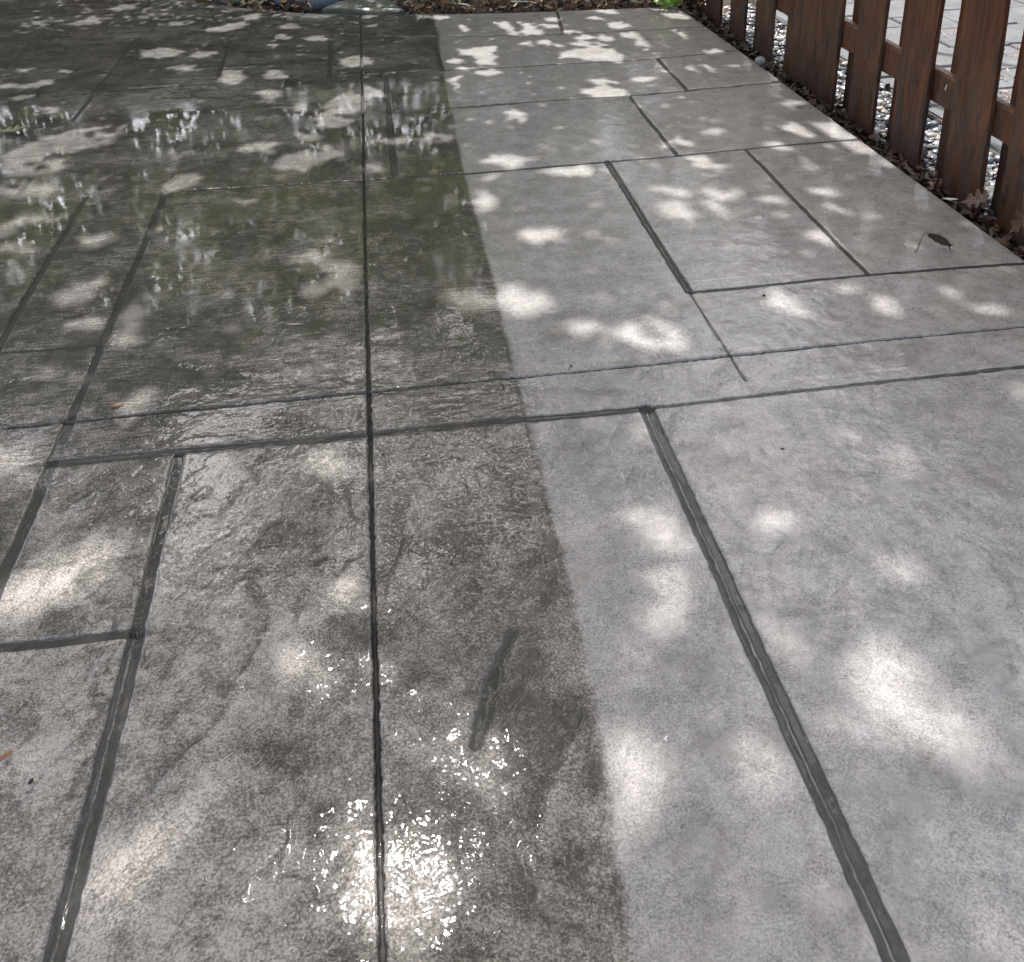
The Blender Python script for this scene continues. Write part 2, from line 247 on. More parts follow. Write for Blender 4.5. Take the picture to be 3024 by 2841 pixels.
(0.9,[0.778,1.143,0.755,1.13,0.717,1.129,0.684,1.141,0.675,1.159,0.697,1.172,0.737,1.173,0.77,1.161]),
(0.9,[0.911,1.069,0.883,1.065,0.842,1.084,0.811,1.116,0.81,1.143,0.839,1.148,0.882,1.128,0.911,1.095]),
(0.5,[0.544,1.047,0.532,1.035,0.513,1.032,0.498,1.04,0.496,1.055,0.508,1.068,0.527,1.071,0.542,1.062]),
(0.5,[0.813,0.76,0.793,0.748,0.762,0.747,0.738,0.757,0.735,0.772,0.754,0.784,0.785,0.785,0.81,0.775]),
(0.4,[0.722,0.774,0.699,0.763,0.66,0.763,0.626,0.774,0.618,0.79,0.64,0.801,0.68,0.801,0.714,0.79]),
(1,[-0.022,0.986,-0.044,0.943,-0.092,0.932,-0.138,0.958,-0.158,1.008,-0.138,1.054,-0.087,1.067,-0.039,1.038]),
(1,[-0.017,0.906,-0.037,0.881,-0.08,0.877,-0.123,0.895,-0.141,0.926,-0.122,0.952,-0.077,0.957,-0.033,0.938]),
(1,[0.001,0.989,-0.012,0.958,-0.038,0.948,-0.063,0.966,-0.072,1,-0.06,1.033,-0.032,1.043,-0.007,1.024]),
(0.9,[0.369,1.143,0.351,1.115,0.324,1.107,0.303,1.123,0.3,1.154,0.317,1.183,0.346,1.193,0.367,1.176]),
(1,[0.334,1.05,0.318,1.022,0.294,1.014,0.277,1.029,0.275,1.059,0.291,1.088,0.315,1.098,0.334,1.081]),
(0.7,[0.119,1.15,0.109,1.132,0.091,1.126,0.074,1.137,0.069,1.158,0.079,1.177,0.098,1.183,0.115,1.172]),
(0.6,[-0.122,1.136,-0.13,1.104,-0.149,1.093,-0.168,1.11,-0.177,1.144,-0.169,1.178,-0.149,1.189,-0.13,1.172]),
(0.6,[0.104,1.571,0.092,1.55,0.067,1.545,0.044,1.558,0.036,1.582,0.048,1.603,0.073,1.608,0.097,1.595]),
(0.9,[0.584,1.703,0.558,1.682,0.51,1.679,0.467,1.697,0.454,1.726,0.48,1.748,0.529,1.751,0.573,1.732]),
(0.5,[0.233,1.875,0.222,1.853,0.203,1.847,0.186,1.859,0.182,1.884,0.192,1.907,0.212,1.914,0.229,1.901]),
(0.5,[0.063,1.419,0.054,1.401,0.036,1.396,0.019,1.406,0.013,1.427,0.022,1.445,0.04,1.451,0.057,1.44]),
(0.5,[0.516,1.513,0.501,1.493,0.478,1.488,0.459,1.5,0.456,1.523,0.471,1.543,0.495,1.549,0.513,1.536]),
(1,[0.75,6.51,0.846,6.592,0.87,6.217,0.809,6.194]),
(1,[0.882,6.503,0.977,6.452,1.045,6.182,0.898,6.171]),
(1,[1.372,6.731,1.622,6.769,1.987,6.695,1.978,6.323,1.876,6.35,1.644,6.547]),
(1,[1.442,6.106,1.797,6.113,1.836,5.887,1.764,5.723,1.532,5.684,1.487,5.905]),
(1,[0.968,5.58,1.098,5.757,1.212,5.781,1.348,5.695,1.372,5.522,1.289,5.442,1.102,5.555]),
(1,[0.45,5.895,0.555,5.957,0.7,5.965,0.697,5.856,0.639,5.742,0.654,5.516,0.545,5.562,0.551,5.722,0.465,5.827]),
(1,[0.996,3.6,1.052,3.638,1.143,3.589,1.133,3.495,1.05,3.55]),
(1,[0.989,3.487,1.069,3.489,1.11,3.371,1.047,3.313,1.005,3.339,0.97,3.417]),
(1,[1.744,4.19,1.842,4.262,1.88,4.16,1.932,4.242,2.005,4.226,2.037,4.023,1.983,3.997,1.866,4.023,1.796,4.101]),
(1,[1.595,4.02,1.654,4.044,1.717,3.945,1.718,3.886,1.65,3.901,1.594,3.972]),
(1,[1.838,3.955,2.037,3.985,2.031,3.83,1.957,3.812,1.883,3.886]),
(0.9,[1.241,3.919,1.312,3.915,1.339,3.797,1.311,3.76,1.247,3.806]),
(1,[1.205,3.596,1.233,3.541,1.296,3.528,1.337,3.434,1.315,3.411,1.272,3.457,1.232,3.437,1.22,3.366,1.241,3.3,1.215,3.288,1.193,3.328,1.185,3.392,1.198,3.5])]
LEDGES=[(1,[-0.379,1.695,-0.36,1.697,-0.341,1.656,-0.314,1.598,-0.323,1.52,-0.352,1.446,-0.375,1.401,-0.376,1.351,-0.404,1.311,-0.421,1.292]),
(1,[-0.38,1.358,-0.384,1.334,-0.417,1.307,-0.458,1.242,-0.475,1.216,-0.489,1.194]),
(0.6,[-0.371,1.694,-0.406,1.629,-0.471,1.559,-0.482,1.513,-0.504,1.453,-0.498,1.417]),
(1,[-0.73,1.74,-0.703,1.772,-0.662,1.8,-0.624,1.805,-0.591,1.8]),
(0.7,[-0.719,1.958,-0.697,1.975,-0.648,1.98,-0.635,1.957]),
(1,[-0.659,1.542,-0.622,1.55,-0.635,1.496,-0.641,1.475]),
(0.7,[-0.8,2.006,-0.776,2.029,-0.748,2.059]),
(0.8,[-0.433,1.732,-0.414,1.738,-0.37,1.727]),
(0.6,[-0.769,1.37,-0.742,1.389,-0.713,1.401]),
(0.5,[-0.821,1.815,-0.783,1.868,-0.758,1.914]),
(1,[-0.041,1.736,-0.055,1.692,-0.08,1.645,-0.096,1.626]),
(0.8,[-0.013,1.897,-0.033,1.822,-0.044,1.779]),
(0.8,[0.118,1.902,0.123,1.867,0.103,1.837]),
(1,[0.296,1.685,0.293,1.65,0.237,1.625,0.212,1.591,0.227,1.561]),
(1,[0.272,1.597,0.262,1.544,0.237,1.507,0.223,1.494]),
(1,[0.2,1.396,0.181,1.341,0.157,1.302,0.137,1.28]),
(0.9,[0.256,1.241,0.226,1.191]),
(0.7,[-0.155,1.908,-0.15,1.855,-0.129,1.838,-0.116,1.875]),
(0.7,[-0.15,1.531,-0.143,1.495,-0.128,1.488]),
(1,[0.253,1.243,0.218,1.186,0.19,1.139,0.163,1.091,0.153,1.059]),
(1,[0.121,0.976,0.124,0.952,0.116,0.927,0.14,0.904,0.151,0.886,0.183,0.881]),
(1,[0.136,1.177,0.141,1.15,0.122,1.139]),
(0.6,[0.267,1.137,0.255,1.097]),
(0.6,[0.198,0.952,0.199,0.929,0.23,0.904]),
(1,[0.34,2.301,0.366,2.301,0.441,2.288,0.487,2.266,0.557,2.258]),
(0.6,[0.342,2.479,0.389,2.501,0.424,2.484]),
(0.5,[0.321,2.959,0.413,2.955,0.505,2.944,0.597,2.94,0.687,2.923]),
(0.7,[0.156,2.677,0.11,2.663]),
(0.5,[0.328,1.963,0.357,2.026,0.396,2.083]),
(0.5,[0.361,1.921,0.404,2.002,0.439,2.083]),
(0.5,[0.361,1.921,0.427,1.976,0.472,2.014,0.504,2.072]),
(0.8,[-0.08,2.62,0.028,2.59,0.134,2.554,0.188,2.549]),
(0.6,[0.417,2.71,0.492,2.708,0.567,2.7]),
(0.5,[0.46,2.564,0.508,2.55,0.561,2.54]),
(0.5,[0.696,1.477,0.712,1.539,0.73,1.576,0.77,1.616]),
(0.4,[0.681,1.602,0.699,1.581,0.718,1.578]),
(0.6,[0.853,1.645,0.858,1.625,0.874,1.605,0.879,1.568]),
(0.6,[1.082,1.612,1.053,1.562,1.041,1.524,1.051,1.488,1.089,1.482]),
(0.4,[0.808,1.362,0.777,1.32,0.748,1.279,0.727,1.243,0.692,1.19,0.666,1.162]),
(0.35,[0.431,0.995,0.405,0.95,0.379,0.895,0.358,0.843,0.346,0.809]),
(0.4,[0.687,1.078,0.666,1.038]),
(0.5,[0.659,0.982,0.678,0.938,0.662,0.891]),
(0.9,[-0.758,2.825,-0.657,2.818]),
(0.9,[-0.796,2.677,-0.691,2.647,-0.656,2.589]),
(1,[-0.685,2.61,-0.581,2.571,-0.481,2.557,-0.444,2.501,-0.398,2.493]),
(1,[-1.033,2.947,-0.989,2.975,-0.901,2.99]),
(0.6,[-1.121,2.881,-1.03,2.887]),
(0.7,[-0.535,2.772,-0.452,2.762]),
(0.7,[-0.374,2.012,-0.397,2.075,-0.371,2.093]),
(0.6,[-0.811,2.018,-0.779,2.061,-0.744,2.12]),
(0.6,[-0.958,3.606,-0.833,3.667,-0.64,3.664]),
(0.6,[-0.888,3.929,-0.769,3.965,-0.615,3.893]),
(0.6,[-0.927,5.535,-0.733,5.562,-0.475,5.575,-0.65,5.77]),
(0.6,[-0.467,5.428,-0.371,5.233,-0.281,5.017]),
(0.4,[1.138,1.967,1.189,1.991,1.224,2.001]),
(0.4,[1.031,1.946,1.031,1.892,1.062,1.856])]


# ------------------------------------------------------------------ helpers
def tag(o, label=None, cat=None, group=None, kind=None):
    if label: o['label'] = label
    if cat: o['category'] = cat
    if group: o['group'] = group
    if kind: o['kind'] = kind
    return o

def link(name, mesh, mat=None, parent=None):
    o = bpy.data.objects.new(name, mesh)
    COL.objects.link(o)
    if mat: mesh.materials.append(mat)
    if parent: o.parent = parent
    return o

def empty(name, loc, label, cat, group=None):
    o = bpy.data.objects.new(name, None)
    o.empty_display_size = 0.1
    COL.objects.link(o)
    o.location = loc
    return tag(o, label, cat, group)

def mesh_np(name, V, F, smooth=True):
    """V (n,3), F (m,k) arrays with one face size"""
    V = np.asarray(V, np.float32); F = np.asarray(F, np.int32)
    me = bpy.data.meshes.new(name)
    n, k = F.shape
    me.vertices.add(len(V)); me.vertices.foreach_set('co', V.ravel())
    me.loops.add(n * k); me.loops.foreach_set('vertex_index', F.ravel())
    me.polygons.add(n)
    me.polygons.foreach_set('loop_start', np.arange(0, n * k, k, dtype=np.int32))
    me.polygons.foreach_set('loop_total', np.full(n, k, np.int32))
    me.polygons.foreach_set('use_smooth', np.full(n, smooth, bool))
    me.update(calc_edges=True)
    return me

def attr(me, name, vals, typ='FLOAT'):
    a = me.attributes.new(name, typ, 'POINT')
    a.data.foreach_set('value' if typ == 'FLOAT' else 'color', np.asarray(vals, np.float32).ravel())

def mesh_bm(name, bm, smooth=False):
    me = bpy.data.meshes.new(name)
    bm.normal_update()
    bm.to_mesh(me); bm.free()
    if smooth:
        for p in me.polygons: p.use_smooth = True
    return me

def h2(ix, iy, s):
    n = (ix * 374761393 + iy * 668265263 + s * 974634777) & 0xffffffff
    n = ((n ^ (n >> 13)) * 1274126177) & 0xffffffff
    n = n ^ (n >> 16)
    return (n & 0xffff) / 65535.0

def vnoise(x, y, s=0):
    x0 = np.floor(x).astype(np.int64); y0 = np.floor(y).astype(np.int64)
    fx_ = x - x0; fy_ = y - y0
    fx_ = fx_ * fx_ * fx_ * (fx_ * (fx_ * 6 - 15) + 10); fy_ = fy_ * fy_ * fy_ * (fy_ * (fy_ * 6 - 15) + 10)
    a = h2(x0, y0, s); b = h2(x0 + 1, y0, s); c = h2(x0, y0 + 1, s); d = h2(x0 + 1, y0 + 1, s)
    return (a * (1 - fx_) + b * fx_) * (1 - fy_) + (c * (1 - fx_) + d * fx_) * fy_

def fbm(x, y, s=0, o=4, g=0.5):
    t = 0; a = 1; tot = 0
    for i in range(o):
        t = t + a * vnoise(x, y, s + i * 17); tot += a; a *= g
        x, y = x * 1.9 * 0.8 - y * 1.9 * 0.6 + 3.1, x * 1.9 * 0.6 + y * 1.9 * 0.8 + 7.7
    return t / tot

def sstep(a, b, x):
    t = np.clip((x - a) / (b - a), 0, 1)
    return t * t * (3 - 2 * t)

class NT:
    """small node-graph builder"""
    def __init__(self, name):
        self.m = bpy.data.materials.new(name); self.m.use_nodes = True
        self.t = self.m.node_tree; self.t.nodes.clear()
        self.out = self.t.nodes.new('ShaderNodeOutputMaterial')
    def n(self, typ, ins=None, **kw):
        nd = self.t.nodes.new(typ)
        for k, v in kw.items(): setattr(nd, k, v)
        for k, v in (ins or {}).items():
            sock = nd.inputs[k]
            if hasattr(v, 'is_output') or isinstance(v, bpy.types.NodeSocket): self.t.links.new(v, sock)
            else: sock.default_value = v
        return nd
    def pos(self): return self.n('ShaderNodeTexCoord').outputs['Object']
    def noise(self, vec, scale, detail=3, rough=0.5, dist=0.0):
        return self.n('ShaderNodeTexNoise', {'Vector': vec, 'Scale': scale, 'Detail': detail, 'Roughness': rough, 'Distortion': dist}).outputs['Fac']
    def mapv(self, vec, scale=(1, 1, 1), rot=(0, 0, 0), loc=(0, 0, 0)):
        return self.n('ShaderNodeMapping', {'Vector': vec, 'Scale': scale, 'Rotation': rot, 'Location': loc}).outputs[0]
    def math(self, op, a, b=0.0, c=0.0, clamp=False):
        nd = self.n('ShaderNodeMath', {0: a, 1: b, 2: c}, operation=op); nd.use_clamp = clamp
        return nd.outputs[0]
    def rng(self, v, a, b, c=0.0, d=1.0, smooth=False):
        return self.n('ShaderNodeMapRange', {'Value': v, 'From Min': a, 'From Max': b, 'To Min': c, 'To Max': d}, interpolation_type='SMOOTHSTEP' if smooth else 'LINEAR').outputs[0]
    def mix(self, f, a, b, mode='MIX'):
        nd = self.n('ShaderNodeMix', data_type='RGBA', blend_type=mode)
        for i, v in ((0, f), (6, a), (7, b)):
            if isinstance(v, bpy.types.NodeSocket): self.t.links.new(v, nd.inputs[i])
            elif i == 0: nd.inputs[0].default_value = v
            else: nd.inputs[i].default_value = (*v, 1)
        return nd.outputs[2]
    def ramp(self, f, stops):
        nd = self.n('ShaderNodeValToRGB', {'Fac': f})
        e = nd.color_ramp.elements
        while len(e) < len(stops): e.new(0.5)
        for el, (p, c) in zip(e, stops):
            el.position = p; el.color = (*c, 1)
        return nd.outputs[0]
    def at(self, name): return self.n('ShaderNodeAttribute', attribute_name=name).outputs['Fac']
    def atc(self, name): return self.n('ShaderNodeAttribute', attribute_name=name).outputs['Color']
    def bump(self, h, strength=1.0, dist=0.001, normal=None):
        i = {'Height': h, 'Strength': strength, 'Distance': dist}
        if normal is not None: i['Normal'] = normal
        return self.n('ShaderNodeBump', i).outputs[0]
    def done(self, col, rough=0.6, normal=None, extra=None):
        i = {'Base Color': col if isinstance(col, bpy.types.NodeSocket) else (*col, 1), 'Roughness': rough}
        if normal is not None: i['Normal'] = normal
        i.update(extra or {})
        b = self.n('ShaderNodeBsdfPrincipled', i)
        self.t.links.new(b.outputs[0], self.out.inputs[0])
        return self.m

# ------------------------------------------------------------------ materials
def mat_concrete():
    g = NT('wet_stamped_concrete')
    p = g.pos()
    n1 = g.noise(p, 210, 5, 0.72)
    n2 = g.noise(p, 62, 4, 0.65)
    n3 = g.noise(p, 13, 4, 0.6)
    n4 = g.noise(p, 2.6, 3, 0.55)
    dk = g.at('dark'); grv = g.at('groove'); cut = g.at('cut'); bd = g.at('edge_x'); pud = g.at('puddle')
    strk = g.at('streak')
    # cleaned concrete
    cl = g.ramp(g.math('ADD', g.math('MULTIPLY', g.rng(n2, 0.34, 0.66), 0.22), g.math('ADD', g.math('MULTIPLY', g.rng(n3, 0.34, 0.66), 0.28), g.math('MULTIPLY', g.rng(n1, 0.40, 0.60), 0.50))),
                [(0.06, (0.098, 0.091, 0.088)), (0.34, (0.200, 0.187, 0.181)), (0.62, (0.282, 0.265, 0.257)), (0.95, (0.385, 0.364, 0.354))])
    sp = g.math('MULTIPLY', g.rng(n1, 0.60, 0.72), g.rng(n3, 0.40, 0.60), clamp=True)
    cl = g.mix(g.math('MULTIPLY', sp, 0.7), cl, (0.11, 0.105, 0.10))
    rust = g.rng(g.noise(p, 1.7, 3, 0.6), 0.60, 0.75)
    cl = g.mix(g.math('MULTIPLY', rust, 0.35), cl, (0.30, 0.235, 0.195))
    mot = g.math('MULTIPLY', g.rng(g.noise(p, 5.5, 5, 0.68), 0.50, 0.66), g.rng(n1, 0.40, 0.56), clamp=True)
    cl = g.mix(g.math('MULTIPLY', mot, 0.60), cl, (0.115, 0.103, 0.09))
    cl = g.mix(g.math('MULTIPLY', g.rng(dk, 0.0, 1.0), 0.80), cl, (0.085, 0.08, 0.074))
    # grimy concrete
    s = g.math('ADD', g.math('MULTIPLY', g.rng(n1, 0.40, 0.60), 0.56), g.math('ADD', g.math('MULTIPLY', g.rng(n2, 0.34, 0.66), 0.22), g.math('MULTIPLY', g.rng(n3, 0.34, 0.66), 0.24)))
    s = g.math('ADD', s, g.math('MULTIPLY', g.math('SUBTRACT', n4, 0.5), 0.5))
    hs = g.noise(g.mapv(p, (16, 120, 1)), 1.0, 4, 0.65, 0.8)
    s = g.math('SUBTRACT', s, g.math('MULTIPLY', g.math('MULTIPLY', g.rng(hs, 0.44, 0.62), 0.42), g.at('band')))
    bp = g.noise(p, 4.5, 5, 0.7)
    s = g.math('SUBTRACT', s, g.math('MULTIPLY', g.rng(bp, 0.48, 0.62), 0.34))
    s = g.math('SUBTRACT', s, g.math('MULTIPLY', dk, 0.42))
    s = g.math('SUBTRACT', s, g.math('MULTIPLY', strk, 0.20))
    dr = g.ramp(s, [(0.10, (0.024, 0.0212, 0.0196)), (0.38, (0.078, 0.0695, 0.0635)), (0.62, (0.170, 0.153, 0.141)), (0.95, (0.31, 0.282, 0.262))])
    warp = g.n('ShaderNodeVectorMath', {0: p, 1: g.n('ShaderNodeVectorMath', {0: g.n('ShaderNodeTexNoise', {'Vector': p, 'Scale': 40.0, 'Detail': 3.0}).outputs['Color'], 1: (0.03, 0.03, 0.03)}, operation='MULTIPLY').outputs[0]}, operation='ADD').outputs[0]
    vd = g.n('ShaderNodeTexVoronoi', {'Vector': warp, 'Scale': 24.0}, feature='DISTANCE_TO_EDGE').outputs['Distance']
    craze = g.math('MULTIPLY', g.rng(vd, 0.012, 0.05, 1.0, 0.0), g.rng(g.noise(p, 6, 2), 0.45, 0.6), clamp=True)
    dr = g.mix(g.math('MULTIPLY', craze, 0.55), dr, (0.05, 0.045, 0.04))
    # boundary of the cleaned strip
    e = g.math('ADD', bd, g.math('MULTIPLY', g.math('SUBTRACT', n2, 0.5), 0.012))
    e = g.math('ADD', e, g.math('MULTIPLY', g.math('SUBTRACT', n3, 0.5), 0.014))
    clean = g.rng(e, -0.010, 0.010, smooth=True)
    carry = g.math('MULTIPLY', g.rng(e, 0.0, 0.16, 0.36, 0.0), g.rng(g.math('ADD', g.math('MULTIPLY', n3, 0.6), g.math('MULTIPLY', n4, 0.4)), 0.44, 0.58), clamp=True)
    clean = g.math('MULTIPLY', clean, g.math('SUBTRACT', 1.0, carry))
    col = g.mix(clean, dr, cl)
    ln = g.at('line')
    lm = g.math('MULTIPLY', g.rng(g.math('ADD', ln, g.math('MULTIPLY', g.math('SUBTRACT', n1, 0.5), 0.5)), 0.25, 0.75), 0.85, clamp=True)
    col = g.mix(lm, col, (0.026, 0.024, 0.021))
    gcol = g.mix(n2, (0.013, 0.013, 0.013), (0.032, 0.031, 0.030))
    col = g.mix(g.math('MULTIPLY', g.rng(grv, 0.25, 0.8, smooth=True), 0.93), col, gcol)
    col = g.mix(g.math('MULTIPLY', g.rng(cut, 0.3, 0.7, smooth=True), 0.97), col, (0.022, 0.020, 0.019))
    # substrate relief
    hh = g.math('ADD', g.math('MULTIPLY', n1, 0.0007), g.math('MULTIPLY', n2, 0.0013))
    hh = g.math('SUBTRACT', hh, g.math('MULTIPLY', craze, 0.0004))
    bn = g.bump(hh, 1.0, 1.0)
    # water film on top: follows the coarse relief, flattens where it pools
    wa = g.noise(p, 30, 1, 0.5, 0.6)
    wb = g.noise(p, 85, 0, 0.5, 0.4)
    wc = g.noise(p, 9, 2, 0.5)
    wd = g.noise(p, 190, 0, 0.5)
    wh = g.math('ADD', g.math('MULTIPLY', wa, 0.0010), g.math('ADD', g.math('MULTIPLY', wb, 0.00066), g.math('MULTIPLY', wc, 0.0014)))
    wh = g.math('ADD', wh, g.math('MULTIPLY', g.math('MULTIPLY', wd, g.rng(n3, 0.42, 0.58)), 0.00032))
    flat = g.math('MAXIMUM', pud, g.math('MULTIPLY', grv, 0.8), clamp=True)
    amp = g.rng(flat, 0.0, 0.85, 1.0, 0.035)
    gn = g.n('ShaderNodeNewGeometry').outputs['Normal']
    up = g.n('ShaderNodeMix', data_type='VECTOR')
    g.t.links.new(g.rng(flat, 0.0, 0.85, 0.0, 0.985), up.inputs[0]); g.t.links.new(gn, up.inputs[4]); up.inputs[5].default_value = (0, 0, 1)
    un = g.n('ShaderNodeVectorMath', {0: up.outputs[1]}, operation='NORMALIZE').outputs[0]
    wn = g.bump(g.math('MULTIPLY', wh, amp), 1.0, 1.0, un)
    coat = g.math('MULTIPLY', g.math('MULTIPLY', g.math('MULTIPLY', g.rng(cut, 0.15, 0.75, 1.0, 0.06), g.rng(grv, 0.3, 0.8, 1.0, 0.62)), g.rng(clean, 0.0, 1.0, 0.82, 0.62)), g.rng(g.math('ADD', n3, g.math('MULTIPLY', pud, 0.3)), 0.34, 0.50, 0.55, 1.0), clamp=True)
    return g.done(col, 0.55, bn, {'Coat Weight': coat, 'Coat Roughness': g.rng(n4, 0.42, 0.60, 0.016, 0.075), 'Coat IOR': 1.48, 'Coat Normal': wn, 'Specular IOR Level': 0.25})

def mat_wood():
    g = NT('stained_weathered_wood')
    p = g.pos()
    oi = g.n('ShaderNodeObjectInfo').outputs['Random']
    pv = g.n('ShaderNodeVectorMath', {0: p, 1: g.n('ShaderNodeCombineXYZ', {0: g.math('MULTIPLY', oi, 37.0), 1: g.math('MULTIPLY', oi, 11.0), 2: g.math('MULTIPLY', oi, 5.0)}).outputs[0]}, operation='ADD').outputs[0]
    grain = g.noise(g.mapv(pv, (70, 70, 2.2)), 1.0, 4, 0.6, 0.5)
    fine = g.noise(g.mapv(pv, (260, 260, 7)), 1.0, 3, 0.6)
    blot = g.noise(g.mapv(pv, (9, 9, 3.2)), 1.0, 4, 0.6)
    wear = g.noise(g.mapv(pv, (30, 30, 6.5)), 1.0, 5, 0.7)
    col = g.ramp(grain, [(0.3, (0.042, 0.013, 0.006)), (0.5, (0.108, 0.034, 0.013)), (0.7, (0.172, 0.060, 0.021))])
    col = g.mix(g.math('MULTIPLY', g.rng(blot, 0.48, 0.66), 0.55), col, (0.17, 0.078, 0.026))
    z = g.n('ShaderNodeSeparateXYZ', {0: p}).outputs[2]
    low = g.rng(g.math('ADD', z, g.math('MULTIPLY', blot, 0.35)), 0.35, 0.80, 1.0, 0.0)
    worn = g.math('MULTIPLY', g.rng(wear, 0.45, 0.54), g.rng(low, 0, 1, 0.2, 1.0), clamp=True)
    worn2 = g.math('MULTIPLY', g.rng(g.noise(g.mapv(pv, (22, 22, 5.5)), 1.0, 5, 0.72), 0.52, 0.58), g.rng(low, 0, 1, 0.35, 1.0), clamp=True)
    col = g.mix(g.math('MULTIPLY', worn2, 0.9), col, (0.020, 0.011, 0.008))
    col = g.mix(g.math('MULTIPLY', worn, 0.75), col, g.mix(fine, (0.016, 0.010, 0.008), (0.10, 0.074, 0.058)))
    wet = g.rng(g.math('ADD', z, g.math('MULTIPLY', blot, 0.16)), 0.02, 0.34, 1.0, 0.0)
    col = g.mix(g.math('MULTIPLY', wet, 0.75), col, (0.022, 0.011, 0.008))
    knot = g.rng(g.n('ShaderNodeTexVoronoi', {'Vector': g.mapv(pv, (5, 5, 2.5)), 'Scale': 1.0}).outputs['Distance'], 0.05, 0.09, 1.0, 0.0)
    col = g.mix(g.math('MULTIPLY', knot, 0.8), col, (0.02, 0.010, 0.007))
    bn = g.bump(g.math('ADD', g.math('MULTIPLY', grain, 0.0016), g.math('MULTIPLY', fine, 0.0009)), 1.0, 1.0)
    return g.done(col, g.rng(worn, 0, 1, 0.42, 0.7), bn)

def mat_leafy(name, c1, c2, trans=0.45, scale=9, rough=0.45):
    g = NT(name)
    p = g.pos()
    f = g.noise(p, scale, 3, 0.6)
    col = g.mix(g.rng(f, 0.35, 0.65), c1, c2)
    b = g.n('ShaderNodeBsdfPrincipled', {'Base Color': col, 'Roughness': rough})
    tcol = g.mix(0.7, col, (0.42, 0.45, 0.10)) if trans > 0.2 else col
    t = g.n('ShaderNodeBsdfTranslucent', {'Color': tcol})
    mx = g.n('ShaderNodeMixShader', {0: trans, 1: b.outputs[0], 2: t.outputs[0]})
    g.t.links.new(mx.outputs[0], g.out.inputs[0])
    return g.m

def mat_vary(name, attr_name='tint', rough=0.7, sc=60, amt=0.3, coat=0.0):
    """colour from a per-vertex colour attribute (each pebble / leaf its own colour) with mottling"""
    g = NT(name)
    c = g.atc(attr_name)
    f = g.noise(g.pos(), sc, 3, 0.6)
    col = g.mix(g.math('MULTIPLY', g.rng(f, 0.35, 0.65), amt), c, (0.03, 0.025, 0.02))
    return g.done(col, rough, g.bump(f, 0.5, 0.002), {'Coat Weight': coat, 'Coat Roughness': 0.1})

def mat_simple(name, c1, c2, scale=20, rough=0.7, bump=0.002, coat=0.0, detail=4):
    g = NT(name)
    f = g.noise(g.pos(), scale, detail, 0.62)
    f2 = g.noise(g.pos(), scale * 6, 3, 0.6)
    col = g.mix(g.rng(g.math('ADD', g.math('MULTIPLY', f, 0.65), g.math('MULTIPLY', f2, 0.35)), 0.38, 0.62), c1, c2)
    return g.done(col, rough, g.bump(g.math('ADD', f, f2), 0.6, bump), {'Coat Weight': coat, 'Coat Roughness': 0.06})

def mat_paver():
    g = NT('grey_paver')
    p = g.pos()
    f = g.noise(p, 7, 4, 0.6); f2 = g.noise(p, 90, 4, 0.65)
    col = g.ramp(g.math('ADD', g.math('MULTIPLY', f, 0.6), g.math('MULTIPLY', f2, 0.4)), [(0.3, (0.040, 0.043, 0.049)), (0.5, (0.076, 0.080, 0.088)), (0.7, (0.118, 0.123, 0.133))])
    col = g.mix(g.math('MULTIPLY', g.rng(f2, 0.62, 0.7), 0.6), col, (0.12, 0.12, 0.13))
    return g.done(col, 0.75, g.bump(f2, 0.6, 0.003))

MAT_CONC = mat_concrete()
MAT_WOOD = mat_wood()
MAT_CROWN = mat_leafy('canopy_leaf', (0.035, 0.075, 0.016), (0.085, 0.150, 0.028), 0.40)
MAT_HEDGE = mat_leafy('hedge_leaf', (0.020, 0.042, 0.012), (0.045, 0.085, 0.022), 0.25)
MAT_VINE = mat_leafy('bright_vine_leaf', (0.10, 0.24, 0.02), (0.17, 0.33, 0.035), 0.45)
MAT_BARK = mat_simple('bark', (0.05, 0.035, 0.025), (0.13, 0.10, 0.075), 12, 0.85, 0.01)
MAT_SOIL = mat_simple('dark_mulch_soil', (0.018, 0.011, 0.008), (0.060, 0.034, 0.022), 45, 0.9, 0.01)
MAT_GROUND = mat_simple('garden_earth', (0.045, 0.04, 0.025), (0.09, 0.085, 0.05), 3, 0.95, 0.01)
MAT_LITTER = mat_vary('dry_leaf_litter', rough=0.6, amt=0.45)
MAT_PEBBLE = mat_vary('river_pebble', rough=0.35, sc=90, amt=0.25, coat=0.4)
MAT_PAVER = mat_paver()
MAT_EDGING = mat_simple('black_plastic_edging', (0.018, 0.02, 0.018), (0.035, 0.04, 0.036), 30, 0.5)
MAT_FLAG = mat_simple('wet_dark_slate', (0.040, 0.050, 0.044), (0.090, 0.105, 0.095), 14, 0.45, 0.004, 0.6)
MAT_BOULDER = mat_simple('wet_blue_stone', (0.10, 0.13, 0.16), (0.24, 0.29, 0.33), 16, 0.4, 0.006, 0.8)
MAT_DEAD = mat_simple('curled_dead_leaf', (0.055, 0.034, 0.026), (0.12, 0.078, 0.060), 60, 0.5, 0.002)
MAT_OAK = mat_simple('brown_oak_leaf', (0.07, 0.038, 0.030), (0.15, 0.088, 0.070), 50, 0.5, 0.002)
MAT_OAK2 = mat_simple('rusty_oak_leaf', (0.060, 0.028, 0.016), (0.13, 0.065, 0.040), 60, 0.5, 0.002)
MAT_PALE = mat_simple('pale_yellow_leaf', (0.42, 0.44, 0.14), (0.58, 0.60, 0.25), 40, 0.5, 0.002)
MAT_WHITE = mat_simple('bleached_leaf', (0.5, 0.48, 0.42), (0.68, 0.66, 0.6), 40, 0.5, 0.002)
MAT_RUSTLEAF = mat_simple('rusty_leaf_scrap', (0.13, 0.05, 0.025), (0.25, 0.11, 0.05), 80, 0.5, 0.002)
